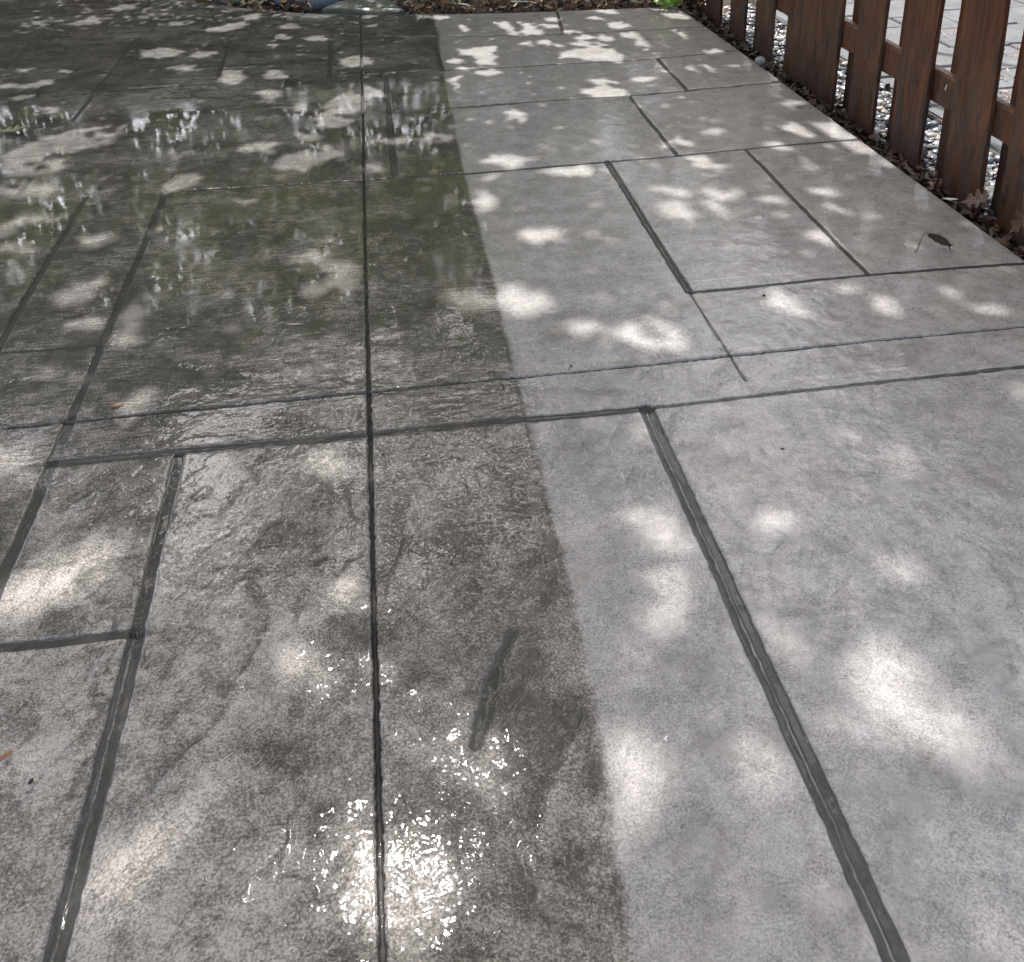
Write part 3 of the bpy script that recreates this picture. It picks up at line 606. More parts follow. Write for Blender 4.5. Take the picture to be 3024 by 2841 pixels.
MAT_WHITESTONE = mat_simple('white_pebble', (0.26, 0.25, 0.24), (0.38, 0.37, 0.36), 40, 0.5, 0.002)
MAT_SPECK = mat_simple('black_seed', (0.012, 0.010, 0.009), (0.03, 0.025, 0.02), 90, 0.5, 0.001)

# ------------------------------------------------------------------ patio slab
H = 1.52
rng = np.random.default_rng(7)
# (x0,y0,x1,y1 in camera heights, width m, depth m, style)   d = twin channel, s = single, t = hairline
SEG = [(.401, -1, .401, 1.42, .040, .007, 'd'), (-.378, -1, -.376, 1.04, .037, .007, 'd'), (-.376, 1.04, -.379, 1.42, .030, .007, 's'),
       (-.579, .6, -.58, 1.56, .030, .006, 's'), (-.58, 1.56, -.585, 2.6, .023, .005, 's'), (-.78, 1.82, -.79, 2.62, .022, .005, 's'),
       (.595, 1.82, .596, 2.6, .026, .005, 'd'), (.595, 1.47, .595, 1.82, .008, .002, 's'), (.985, 1.82, .992, 2.6, .018, .004, 's'),
       (.793, 2.6, .8, 3.18, .016, .004, 's'), (1.0, 3.2, 1.006, 3.6, .016, .004, 's'), (-.982, 3.3, -.98, 4.42, .018, .005, 's'),
       (-.975, 2.65, -.975, 2.98, .016, .004, 's'), (-1.40, 4.07, -1.40, 4.82, .018, .005, 's'), (.221, 3.6, .22, 4.07, .022, .005, 'd'),
       (.016, 2.6, .017, 3.58, .022, .005, 'd'), (-.179, 3.62, -.184, 4.26, .022, .005, 'd'), (.739, 4.05, .788, 4.46, .018, .004, 's'),
       (.139, 4.174, .218, 4.516, .018, .004, 's'), (-.467, 4.411, -.292, 4.707, .018, .004, 's'), (-.579, 3.74, -.586, 4.38, .018, .004, 's'),
       (-.58, 1.432, .401, 1.42, .032, .007, 'd'), (.401, 1.42, 1.41, 1.428, .016, .004, 'd'), (-3, 1.05, -.378, 1.038, .027, .006, 's'),
       (.598, 1.815, 1.41, 1.81, .014, .004, 's'), (-3, 1.85, -.585, 1.812, .014, .003, 's'), (-.58, 2.612, -.07, 2.586, .014, .004, 's'),
       (-.07, 2.586, .8, 2.597, .014, .004, 's'), (.8, 2.597, 1.41, 2.632, .014, .004, 's'), (0, 3.17, .8, 3.179, .014, .004, 's'),
       (.8, 3.179, 1.41, 3.222, .014, .004, 's'), (-.18, 3.612, 1.0, 3.597, .015, .004, 's'), (1.0, 3.597, 1.41, 3.645, .015, .004, 's'),
       (-.579, 3.827, -.189, 3.81, .014, .004, 's'), (-.975, 3.623, -.61, 3.642, .012, .003, 's'), (-1.42, 4.03, -.97, 3.99, .014, .004, 's'),
       (-.639, 4.506, -.07, 4.227, .016, .004, 's'), (-.07, 4.227, .134, 4.148, .018, .004, 's'), (.134, 4.148, .762, 4.04, .018, .004, 's'),
       (.762, 4.04, 1.41, 4.03, .018, .004, 's'), (-1.6, 4.475, -.979, 4.411, .016, .004, 's'),
       (-1.40, 2.6, -1.40, 3.4, .016, .004, 's'), (-3, 3.03, -.975, 2.98, .014, .003, 's')]
CUTS = [(-.070, -1, -.069, 1.9, .011), (-.069, 1.9, -.064, 4.62, .011), (-3, 1.535, -.694, 1.549, .011), (-.694, 1.549, 1.41, 1.561, .011)]

def axis_lines(base, finec, half=0.03, step=0.0028):
    a = list(base)
    for c, hw in finec:
        a += list(np.arange(c - hw, c + hw, step))
    a = np.unique(np.round(np.array(a), 4))
    keep = [a[0]]
    for v in a[1:]:
        if v - keep[-1] > 0.0019: keep.append(v)
    return np.array(keep)

bx = np.concatenate([np.arange(-5.2, -2.6, .04), np.arange(-2.6, -1.2, .016), np.arange(-1.2, 1.3, .0058), np.arange(1.3, 2.0, .012), np.arange(2.0, 2.05, .004), [2.05]])
by = np.concatenate([np.arange(-1.6, .7, .05), np.arange(.7, 2.4, .0052), np.arange(2.4, 4.0, .011), np.arange(4.0, 7.8, .016)])
fxs = [(s[0] * H, .026) for s in SEG if abs(s[0] - s[2]) < .02] + [(-.105, .014)] + [(.29, .05)]
fys = [(s[1] * H, .028) for s in SEG if abs(s[1] - s[3]) < .05 and abs(s[0] - s[2]) > .1 and s[1] < 3] + [(2.352, .036)]
xs = axis_lines(bx, fxs); ys = axis_lines(by, fys)
xs = xs[xs <= 2.05]; 
X, Y = np.meshgrid(xs, ys)

BE = np.array([(-9, 9.6), (-3.2, 9.2), (-2.2, 8.6), (-1.32, 7.82), (-.92, 7.46), (-.46, 7.16), (-.1, 7.02), (.65, 6.86), (1.19, 6.79), (1.55, 6.76), (2.01, 6.72), (3, 6.7)])
def back_edge(x): return np.interp(x, BE[:, 0], BE[:, 1])
RE = np.array([(-2, 2.062), (2.79, 2.05), (4.33, 2.038), (5.22, 2.035), (5.95, 2.026), (6.7, 2.011), (9, 1.99)])
def right_edge(y): return np.interp(y, RE[:, 0], RE[:, 1])
yb = back_edge(X)
t = np.clip((Y - 5.0) / (Y.max() - 5.0), 0, None)
Y = np.where(Y > 5.0, 5.0 + (yb - 5.0) * t, Y)
re = right_edge(Y)
t = np.clip((X - 1.3) / (2.05 - 1.3), 0, None)
X = np.where(X > 1.3, 1.3 + (re - 1.3) * t, X)

Z = (fbm(X * 1.3, Y * 1.3, 3, 3) - .5) * .012
# stamped slate relief: terraced, directional per row of stones
def relief(ang, lu, lv, seed):
    c, s = math.cos(R(ang)), math.sin(R(ang))
    U = (X * c + Y * s) / lu; V = (-X * s + Y * c) / lv
    n = fbm(U, V, seed, 5, .55) * 5.2 + .6 * fbm(X * 22, Y * 22, seed + 9, 2)
    fr = n - np.floor(n)
    return np.floor(n) + sstep(.0, .13, fr), np.exp(-((fr - .02) / .10) ** 2), fbm(U * .9, V * .9, seed + 40, 3)
t1, d1, s1 = relief(64, .55, .22, 11)
t2, d2, s2 = relief(3, .60, .13, 31)
t3, d3, s3 = relief(-8, .70, .17, 57)
w2 = sstep(1.41 * H, 1.43 * H, Y) * (1 - sstep(2.58 * H, 2.62 * H, Y)); w3 = sstep(2.58 * H, 2.62 * H, Y); w1 = 1 - w2 - w3
TR = t1 * w1 + t2 * w2 + t3 * w3
DK = d1 * w1 + d2 * w2 + d3 * w3
ST = s1 * w1 + s2 * w2 + s3 * w3
edge_tab = np.array([(-1.6, .215), (.5, .250), (.82, .252), (1.23, .277), (1.5, .287), (1.88, .298), (2.2, .297), (2.9, .3025), (3.98, .307), (5.3, .335), (6.72, .385), (9, .42)])
BD = X - np.interp(Y, edge_tab[:, 0], edge_tab[:, 1]) + (fbm(Y * 3, X * 0 + 2, 5, 2) - .5) * .02
left = 1 - sstep(-.02, .02, BD)
patch = sstep(.56, .66, fbm(X * 2.3, Y * 2.3, 77, 3))
Z += TR * (.0010 + .0005 * left)
Z += (fbm(X * 28, Y * 28, 5, 3) - .5) * .0022
DARK = DK * (.25 + .75 * sstep(.40, .62, fbm(X * 3, Y * 3, 91, 2))) * (.3 + .7 * left) * .8
STREAK = np.clip((ST - .5) * 2.4, -1, 1) + .75 * sstep(2.0, 3.2, Y) + .55 * np.exp(-((BD + .10) / .16) ** 2) - .55 * (1 - sstep(1.6, 2.6, Y)) * sstep(-.1, -.5, X) - .25

def seg_d(x0, y0, x1, y1, x, y):
    dx, dy = x1 - x0, y1 - y0; L2 = dx * dx + dy * dy + 1e-12
    tt = np.clip(((x - x0) * dx + (y - y0) * dy) / L2, 0, 1)
    px, py = x - x0 - tt * dx, y - y0 - tt * dy
    side = (dx * (y - y0) - dy * (x - x0)) / math.sqrt(L2)
    return np.hypot(px, py), side

LINE = np.zeros(X.shape)
# individual chipped ledges and stains of the stamp
for w, pts in LEDGES:
    q = np.array(pts).reshape(-1, 2)
    lo = q.min(0) - .09; hi = q.max(0) + .09
    j = np.where((xs > lo[0]) & (xs < hi[0]))[0]; i = np.where((ys > lo[1]) & (ys < hi[1]))[0]
    if len(i) == 0 or len(j) == 0: continue
    sl_ = (slice(i[0], i[-1] + 1), slice(j[0], j[-1] + 1))
    xx = X[sl_]; yy = Y[sl_]
    wob = (vnoise(xx * 60, yy * 60, 8) - .5) * .008
    best = np.full(xx.shape, 9.); bs = np.zeros(xx.shape)
    for k in range(len(q) - 1):
        d, sd = seg_d(*q[k], *q[k + 1], xx, yy)
        m = d < best; best = np.where(m, d, best); bs = np.where(m, sd, bs)
    d = np.abs(best + wob)
    sg = np.where(bs < 0, 1., 0.)
    wl = .85 + .15 * sstep(-.02, .02, -BD[sl_])
    DARK[sl_] = np.maximum(DARK[sl_], w * wl * np.maximum(np.exp(-(d / .0055) ** 2) * .8, .75 * sg * np.exp(-(d / .032) ** 1.5)))
    LINE[sl_] = np.maximum(LINE[sl_], w * wl * np.exp(-(d / .0034) ** 2) * np.clip(1.7 * vnoise(xx * 34, yy * 34, 14) - .25, 0, 1))
    Z[sl_] -= w * .0024 * sg * np.exp(-(d / .03)) + w * .0005 * np.exp(-(d / .005) ** 2)
# wet elongated pit
q = np.array([(.157, 1.447), (.135, 1.40), (.095, 1.30), (.075, 1.245), (.062, 1.215)])
best = np.full(X.shape, 9.)
for k in range(4): best = np.minimum(best, seg_d(*q[k], *q[k + 1], X, Y)[0])
pit = sstep(.019, .010, best + (fbm(X * 30, Y * 30, 3, 2) - .5) * .012)
Z -= .004 * pit; DARK = np.maximum(DARK, pit * .95)
PIT = pit

GR = np.zeros(X.shape); CT = np.zeros(X.shape)
wob = (fbm(X * 5, Y * 5, 21, 3) - .5) * .006
wob2 = (vnoise(X * 45, Y * 45, 4) - .5) * .0035
for x0, y0, x1, y1, w, dep, sty in SEG:
    if min(y0, y1) > 1.5: w = max(w, .017 if sty == 's' else w) * (1.25 if min(y0, y1) > 2.5 else 1.1)
    d, sd = seg_d(x0 * H, y0 * H, x1 * H, y1 * H, X + wob, Y + wob)
    d = d + wob2
    m = sstep(w * .5 + .002, w * .5 - .003, d)
    if sty == 'd':
        ridge = np.exp(-((sd - w * .08 + wob2) / (w * .07)) ** 2) * (.45 + .55 * vnoise(X * 16, Y * 16, 2))
        dm = m * (1 - .92 * ridge); gm = m * (1 - .75 * ridge)
    else: dm = gm = m
    Z = np.minimum(Z, Z * (1 - dm) + (np.minimum(Z, .012) - dep) * dm) if False else Z - dep * dm
    GR = np.maximum(GR, gm)
    if min(y0, y1) > 1.5: CT = np.maximum(CT, gm * .62)
for x0, y0, x1, y1, w in CUTS:
    d, sd = seg_d(x0 * H, y0 * H, x1 * H, y1 * H, X, Y)
    m = sstep(w * .5 + .002, w * .5 - .002, d + (vnoise(X * 120, Y * 120, 6) - .5) * .004)
    Z -= .012 * m; CT = np.maximum(CT, m)
GR = np.maximum(GR, PIT * .85)
# broken hairline towards the fence edge of a joint
PUD = sstep(.40, .56, fbm(X * 1.1 + 4, Y * 1.1, 62, 3) + .13 * sstep(2.4, 3.2, Y) * (1 - sstep(.3, .5, X))) * (.5 + .5 * sstep(2.4, 3.2, Y)) * (1 - .35 * sstep(.3, .5, X))
# rounded slab edges
er = np.minimum(right_edge(Y) - X, back_edge(X) - Y)
rr = .022
Z = Z * sstep(0, .05, er) - (rr - np.sqrt(np.clip(rr ** 2 - (rr - np.clip(er, 0, rr)) ** 2, 0, None))) * .8
ny, nx = X.shape
V = np.stack([X, Y, Z], -1).reshape(-1, 3)
idx = np.arange(nx * ny).reshape(ny, nx)
F = np.stack([idx[:-1, :-1], idx[:-1, 1:], idx[1:, 1:], idx[1:, :-1]], -1).reshape(-1, 4)
# skirt round the slab (right and back faces)
ring = np.concatenate([idx[:, -1], idx[-1, ::-1][1:]])
skv = V[ring].copy(); skv[:, 2] = -.16
base = len(V)
V = np.concatenate([V, skv])
n = len(ring); k = np.arange(n - 1)
F = np.concatenate([F, np.stack([ring[:-1], base + k, base + k + 1, ring[1:]], -1)])
pm = mesh_np('patio', V, F)
for nm, a in (('dark', DARK), ('groove', GR), ('cut', CT), ('edge_x', BD), ('puddle', PUD), ('streak', STREAK), ('line', LINE), ('band', w2 * .9 + w3 * .45)):
    attr(pm, nm, np.concatenate([a.ravel(), a.ravel()[ring]]))
patio = tag(link('patio', pm, MAT_CONC), 'wet stamped concrete patio slab, half of it grimy and half washed pale', 'patio', kind='structure')

# ------------------------------------------------------------------ ground, bed, path
def grid_sheet(name, x0, x1, y0, y1, nx, ny, zf):
    gx, gy = np.meshgrid(np.linspace(x0, x1, nx), np.linspace(y0, y1, ny))
    gz = zf(gx, gy)
    V = np.stack([gx, gy, gz], -1).reshape(-1, 3)
    ii = np.arange(nx * ny).reshape(ny, nx)
    return mesh_np(name, V, np.stack([ii[:-1, :-1], ii[:-1, 1:], ii[1:, 1:], ii[1:, :-1]], -1).reshape(-1, 4))
gm = grid_sheet('ground', -150, 150, -150, 150, 60, 60, lambda x, y: -.20 + 0 * x)
tag(link('ground', gm, MAT_GROUND), 'bare garden earth round the patio and path', 'ground', kind='structure')
bm_ = grid_sheet('planting_bed', -5.5, 2.62, 6.6, 10.6, 160, 90, lambda x, y: np.where(y < back_edge(x) + .02, -.12, -.075 + (fbm(x * 5, y * 5, 3, 4) - .5) * .12 + .05 * np.clip(y - back_edge(x), 0, 2)))
tag(link('planting_bed', bm_, MAT_SOIL), 'dark mulched planting bed behind the patio', 'planting bed', kind='structure')
bs_ = grid_sheet('mulch_strip', 1.98, 2.62, -1.0, 6.62, 40, 400, lambda x, y: -.105 + (fbm(x * 9, y * 9, 13, 4) - .5) * .06)
tag(link('mulch_strip', bs_, MAT_SOIL), 'dark soil strip between the patio and the path', 'soil strip', kind='structure')

# path of grey setts on the sunny side of the fence
Vp, Fp_ = [], []
random.seed(5)
def add_block(x0, x1, y0, y1, z, b=.008):
    base = len(Vp)
    dz = random.uniform(-.004, .004)
    tx, ty = random.uniform(-.004, .004), random.uniform(-.004, .004)
    Vp.extend([(x0, y0, z - .07), (x1, y0, z - .07), (x1, y1, z - .07), (x0, y1, z - .07),
               (x0, y0, z - b + dz), (x1, y0, z - b + dz), (x1, y1, z - b + dz), (x0, y1, z - b + dz),
               (x0 + b, y0 + b, z + dz + tx), (x1 - b, y0 + b, z + dz + ty), (x1 - b, y1 - b, z + dz - tx), (x0 + b, y1 - b, z + dz - ty)])
    for f in ((0, 1, 5, 4), (1, 2, 6, 5), (2, 3, 7, 6), (3, 0, 4, 7), (4, 5, 9, 8), (5, 6, 10, 9), (6, 7, 11, 10), (7, 4, 8, 11), (8, 9, 10, 11)):
        Fp_.append([base + i for i in f])
xcol = 2.66
ci = 0
while xcol < 7.4:
    wdt = .35 if xcol < 5 else .5
    y = 1.5 + (ci % 2) * .22
    while y < 13:
        ln = random.choice([.36, .45, .55])
        add_block(xcol + .006, xcol + wdt - .006, y + .006, y + ln - .006, -.085)
        y += ln
    xcol += wdt; ci += 1
tag(link('paved_path', mesh_np('paved_path', Vp, Fp_, False), MAT_PAVER), 'sunlit grey sett path beyond the fence', 'path', kind='structure')
pb = grid_sheet('path_bed', 2.63, 7.5, 1.4, 13.2, 8, 8, lambda x, y: -.125 + 0 * x)
tag(link('path_bed', pb, MAT_SOIL), 'dark bedding showing in the joints of the path', 'ground', kind='structure')

# black edging strip between gravel and path
bm = bmesh.new()
prev = None
for i in range(60):
    y = .5 + i * .2; x = 2.605 + .025 * math.sin(y * .9) + .02 * (y - 4) / 3
    q = [bm.verts.new((x + dx, y, z)) for dx, z in ((-.014, -.2), (-.014, -.068), (-.006, -.058), (.006, -.058), (.014, -.068), (.014, -.2))]
    if prev:
        for j in range(5): bm.faces.new((prev[j], prev[j + 1], q[j + 1], q[j]))
    prev = q
tag(link('edging_strip', mesh_bm('edging_strip', bm), MAT_EDGING), 'black edging strip between the gravel and the sunlit path', 'edging')

# ------------------------------------------------------------------ stuff: pebbles and litter
def ico():
    b = bmesh.new(); bmesh.ops.create_icosphere(b, subdivisions=2, radius=1)
    v = np.array([x.co[:] for x in b.verts]); f = np.array([[x.index for x in q.verts] for q in b.faces]); b.free(); return v, f
IV, IF = ico()
def pebbles(name, pts, smin, smax, cols, mat, seed):
    r = np.random.default_rng(seed)
    VV, FF, CC = [], [], []
    for (x, y, z) in pts:
        s = r.uniform(smin, smax)
        sc = np.array([s * r.uniform(.8, 1.3), s * r.uniform(.7, 1.0), s * r.uniform(.4, .65)])
        d = 1 + .22 * (vnoise(IV[:, 0] * 1.3 + x * 91, IV[:, 1] * 1.3 + IV[:, 2] * 1.7 + y * 57, 3) - .5)
        v = IV * d[:, None] * sc
        a = r.uniform(0, 6.28); tl = r.uniform(-.5, .5)
        c, s_ = math.cos(a), math.sin(a); ct, stl = math.cos(tl), math.sin(tl)
        v = np.stack([v[:, 0], v[:, 1] * ct - v[:, 2] * stl, v[:, 1] * stl + v[:, 2] * ct], -1)
        v = np.stack([v[:, 0] * c - v[:, 1] * s_, v[:, 0] * s_ + v[:, 1] * c, v[:, 2]], -1) + (x, y, z)
        FF.append(IF + len(VV) * len(IV)); VV.append(v)
        col = np.array(cols[r.integers(len(cols))]) * r.uniform(.75, 1.2)
        CC.append(np.tile([*col, 1], (len(IV), 1)))
    me = mesh_np(name, np.concatenate(VV), np.concatenate(FF))
    attr(me, 'tint', np.concatenate(CC), 'FLOAT_COLOR')
    return link(name, me, mat)
PC = [(.26, .26, .26), (.18, .19, .20), (.10, .11, .13), (.05, .06, .07), (.20, .16, .12), (.15, .15, .16), (.26, .22, .18), (.08, .10, .12)]
pts = []
for i in range(3900):
    y = rng.uniform(1.6, 7.6); x = rng.uniform(2.22, 2.59)
    pts.append((x, y, -.10 + rng.uniform(0, .035)))
tag(pebbles('gravel', pts, .014, .034, PC, MAT_PEBBLE, 3), 'grey and white river pebbles in a strip beside the fence', 'gravel', kind='stuff')

def litter(name, pts, smin, smax, cols, mat, seed, flat=.5):
    """curled dry leaves: a bent strip of 6 verts each"""
    r = np.random.default_rng(seed)
    VV, FF, CC = [], [], []
    P0 = np.array([(-.5, 0, 0), (-.2, .2, .0), (.2, .22, 0), (.55, 0, 0), (.2, -.22, 0), (-.2, -.2, 0), (0, 0, 0)])
    for i, (x, y, z) in enumerate(pts):
        s = r.uniform(smin, smax); p = P0.copy(); p[:, 1] *= r.uniform(.5, 1.3)
        p[:, 2] = r.uniform(-.2, 1.1) * np.abs(p[:, 1]) + r.uniform(-.5, .9) * p[:, 0] ** 2
        p[1:6] += r.normal(0, .04, (5, 3))
        p *= s
        a, b, c = r.uniform(0, 6.28), r.normal(0, flat), r.normal(0, flat)
        m = np.array(Matrix.Rotation(a, 3, 'Z') @ Matrix.Rotation(b, 3, 'X') @ Matrix.Rotation(c, 3, 'Y'))
        p = p @ m.T + (x, y, z)
        k = i * 7
        FF += [(k + 6, k + j, k + (j + 1) % 6) for j in range(6)]
        VV.append(p)
        col = np.array(cols[r.integers(len(cols))]) * r.uniform(.7, 1.25)
        CC.append(np.tile([*col, 1], (7, 1)))
    me = mesh_np(name, np.concatenate(VV), np.array(FF))
    attr(me, 'tint', np.concatenate(CC), 'FLOAT_COLOR')
    return link(name, me, mat)
LC = [(.06, .028, .02), (.09, .042, .026), (.045, .022, .016), (.13, .065, .042), (.08, .045, .035), (.03, .018, .014)]
pts = []
for i in range(3000):
    y = rng.uniform(1.6, 6.75); k = rng.random()
    x = right_edge(y) + .02 + abs(rng.normal(0, .085)) if k < .9 else rng.uniform(2.2, 2.6)
    pts.append((x, y, -.085 + rng.uniform(0, .05)))
tag(litter('leaf_litter', pts, .025, .07, LC, MAT_LITTER, 9), 'dark brown leaf litter lying along the foot of the fence', 'leaf litter', kind='stuff')
LB = LC + [(.42, .33, .16), (.5, .45, .28), (.30, .16, .07), (.22, .09, .04), (.34, .24, .12)]
pts = []
for i in range(3600):
    x = rng.uniform(-4.5, 2.3); y = back_edge(x) + abs(rng.normal(0, .45)) + .02
    if -.45 < x < .2 and y < back_edge(x) + .42: continue
    pts.append((x, y, -.055 + rng.uniform(0, .09) + .05 * (y - back_edge(x))))
tag(litter('bed_leaf_litter', pts, .03, .08, LB, MAT_LITTER, 19, .8), 'tan and rust dry leaves heaped on the bed behind the patio', 'leaf litter', kind='stuff')
LP = [(.45, .20, .09), (.38, .16, .07), (.5, .27, .13), (.30, .14, .08)]
pts = []
for i in range(26):
    cx, cy = rng.uniform(2.7, 5.0), rng.uniform(3.2, 8.5)
    for j in range(rng.integers(6, 26)):
        pts.append((cx + rng.normal(0, .07), cy + rng.normal(0, .05), -.075 + rng.uniform(0, .012)))
tag(litter('path_leaf_litter', pts, .012, .04, LP, MAT_LITTER, 29, .25), 'orange crumbs of dry leaf scattered on the sunlit path', 'leaf litter', kind='stuff')

# ------------------------------------------------------------------ fence
fence = empty('picket_fence', (2.17, 4.5, -.12), 'dark stained wooden picket fence along the right edge of the patio', 'fence')
def board(name, cx, cy, z0, z1, wx, wy, leany=0., leanx=0., parent=None, bev=.004, seed=0):
    """a board centred on (cx, cy), wx thick, wy wide, from z0 to z1 with a slightly rough outline"""
    r = random.Random(seed)
    bm = bmesh.new()
    nseg = max(2, int((z1 - z0) / .06))
    rows = []
    for i in range(nseg + 1):
        z = z0 + (z1 - z0) * i / nseg
        oy = leany * (z - z0); ox = leanx * (z - z0)
        j = lambda: r.uniform(-.0016, .0016)
        a, b = wx / 2, wy / 2
        ring = [(-a, -b + bev), (-a + bev, -b), (a - bev, -b), (a, -b + bev), (a, b - bev), (a - bev, b), (-a + bev, b), (-a, b - bev)]
        rows.append([bm.verts.new((px + ox + j() * .5, py + oy + j(), z)) for px, py in ring])
    for A, B in zip(rows[:-1], rows[1:]):
        for k in range(8): bm.faces.new((A[k], A[(k + 1) % 8], B[(k + 1) % 8], B[k]))
    bm.faces.new(rows[0][::-1]); bm.faces.new(rows[-1])
    me = mesh_bm(name, bm)
    o = link(name, me, MAT_WOOD, parent)
    p = parent.location if parent else Vector()
    o.location = (cx - p.x, cy - p.y, -p.z)
    return o
FX = 2.16
front = [(2.13, .26, .05), (2.56, .26, .06), (2.99, .265, .10), (3.386, .252, .105), (3.852, .245, .025), (4.275, .238, .035), (4.704, .236, .012), (4.963, .274, .0), (5.16, .118, .0), (5.556, .262, .03), (5.992, .25, .03), (6.458, .285, .02), (6.90, .25, .02)]
for i, (cy, wy, ln) in enumerate(front):
    post = (i == 7)
    board('picket', FX + .011, cy, -.13, 1.15, .022, wy, ln * .75, 0, fence, .003, i)
for i, cy in enumerate([2.33, 2.75, 3.18, 3.597, 4.028, 4.50, 5.20, 5.76, 6.21, 6.68]):
    board('picket', FX + .085, cy, -.13, 1.15, .022, .225, .02, 0, fence, .003, 50 + i)
board('post', FX + .055, 5.03, -.2, 1.2, .06, .1, 0, 0, fence, .006, 77)
def rail(z0, z1, seed):
    r = random.Random(seed)
    bm = bmesh.new(); rows = []
    for i in range(60):
        y = 1.95 + i * (7.1 - 1.95) / 59
        j = lambda: r.uniform(-.002, .002)
        ring = [(FX + .024, z0 + .006), (FX + .030, z0), (FX + .066, z0), (FX + .072, z0 + .006), (FX + .072, z1 - .008), (FX + .064, z1), (FX + .034, z1), (FX + .024, z1 - .010)]
        rows.append([bm.verts.new((px - 2.17, y - 4.5, pz + .12 + j())) for px, pz in ring])
    for A, B in zip(rows[:-1], rows[1:]):
        for k in range(8): bm.faces.new((A[k], B[k], B[(k + 1) % 8], A[(k + 1) % 8]))
    bm.faces.new(rows[0]); bm.faces.new(rows[-1][::-1])
    bmesh.ops.recalc_face_normals(bm, faces=bm.faces)
    return link('rail', mesh_bm('rail', bm), MAT_WOOD, fence)
rail(.237, .365, 1); rail(.93, 1.04, 2)

# ------------------------------------------------------------------ leaves and small things
def outline_leaf(name, outline, mat, parent=None, curl=0., fold=.3, thick=.0012, sub=1):
    """thin leaf from an outline (list of x,y; the midrib runs along x), folded along the rib and curled"""
    bm = bmesh.new()
    top = [bm.verts.new((x, y, abs(y) * fold + curl * x * x)) for x, y in outline]
    n = len(top)
    xs_ = [v.co.x for v in top]
    x0, x1 = min(xs_), max(xs_)
    rib = [bm.verts.new((x0 + (x1 - x0) * k / 8, 0, curl * (x0 + (x1 - x0) * k / 8) ** 2 - .0006)) for k in range(9)]
    for i in range(n):
        a, b = top[i], top[(i + 1) % n]
        mx = (a.co.x + b.co.x) / 2
        k = min(8, max(0, round((mx - x0) / (x1 - x0) * 8)))
        k2 = min(8, max(0, round((b.co.x - x0) / (x1 - x0) * 8))); k1 = min(8, max(0, round((a.co.x - x0) / (x1 - x0) * 8)))
        try:
            if k1 == k2: bm.faces.new((a, b, rib[k1]))
            else: bm.faces.new((a, b, rib[k2], rib[k1]))
        except ValueError: pass
    bmesh.ops.recalc_face_normals(bm, faces=bm.faces)
    o = link(name, mesh_bm(name, bm, True), mat, parent)
    s = o.modifiers.new('thickness', 'SOLIDIFY'); s.thickness = thick
    return o

def tube(name, pts, radii, mat, parent=None, nseg=7):
    V, F = [], []
    pts = [Vector(p) for p in pts]
    for i, p in enumerate(pts):
        d = (pts[min(i + 1, len(pts) - 1)] - pts[max(i - 1, 0)]).normalized()
        a = d.orthogonal().normalized(); b = d.cross(a)
        for k in range(nseg):
            q = 2 * math.pi * k / nseg
            V.append(p + (a * math.cos(q) + b * math.sin(q)) * radii[i])
    for i in range(len(pts) - 1):
        for k in range(nseg):
            F.append((i * nseg + k, i * nseg + (k + 1) % nseg, (i + 1) * nseg + (k + 1) % nseg, (i + 1) * nseg + k))
    return link(name, mesh_np(name, [tuple(v) for v in V], F), mat, parent)

# curled dead leaf standing on its tip with an arched stem
dl = empty('curled_leaf', (1.80, 2.885, .006), 'curled dark brown dead leaf with an arched stem, standing on the washed patio', 'leaf')
bm = bmesh.new()
# blade: a rolled spindle from the arch (upper left) down to the ground (lower right)
a0, a1 = Vector((-.040, .006, .060)), Vector((.046, -.004, .010))
rows = []
N = 11
for i in range(N):
    t_ = i / (N - 1)
    c = a0.lerp(a1, t_) + Vector((0, 0, .006 * math.sin(t_ * 3.1)))
    wv = .003 + .0125 * math.sin(math.pi * min(1, t_ * 1.05 + .03)) ** .8 if t_ < .93 else .011 + .01 * (1 - t_)
    d = (a1 - a0).normalized(); s_ = d.cross(Vector((0, 1, 0))).normalized(); u_ = Vector((0, 1, 0))
    row = []
    for k in range(8):
        q = -2.3 + 4.4 * k / 7
        rr_ = wv * (.55 + .07 * k) * (1 + .12 * math.sin(i * 2.1 + k))
        row.append(bm.verts.new(c + u_ * math.cos(q) * rr_ * .75 - s_ * math.sin(q) * rr_))
    rows.append(row)
for A, B in zip(rows[:-1], rows[1:]):
    for k in range(7): bm.faces.new((A[k], A[k + 1], B[k + 1], B[k]))
lb = link('blade', mesh_bm('blade', bm, True), MAT_DEAD, dl)
md = lb.modifiers.new('thickness', 'SOLIDIFY'); md.thickness = .0012
tube('stem', [(-.086, .0, .0), (-.078, .0, .004), (-.071, .001, .022), (-.067, .002, .045), (-.062, .003, .060), (-.054, .005, .067), (-.046, .007, .066), (-.038, .008, .058)], [.0022, .0018, .0016, .0016, .0016, .0017, .0018, .0016], MAT_DEAD, dl)

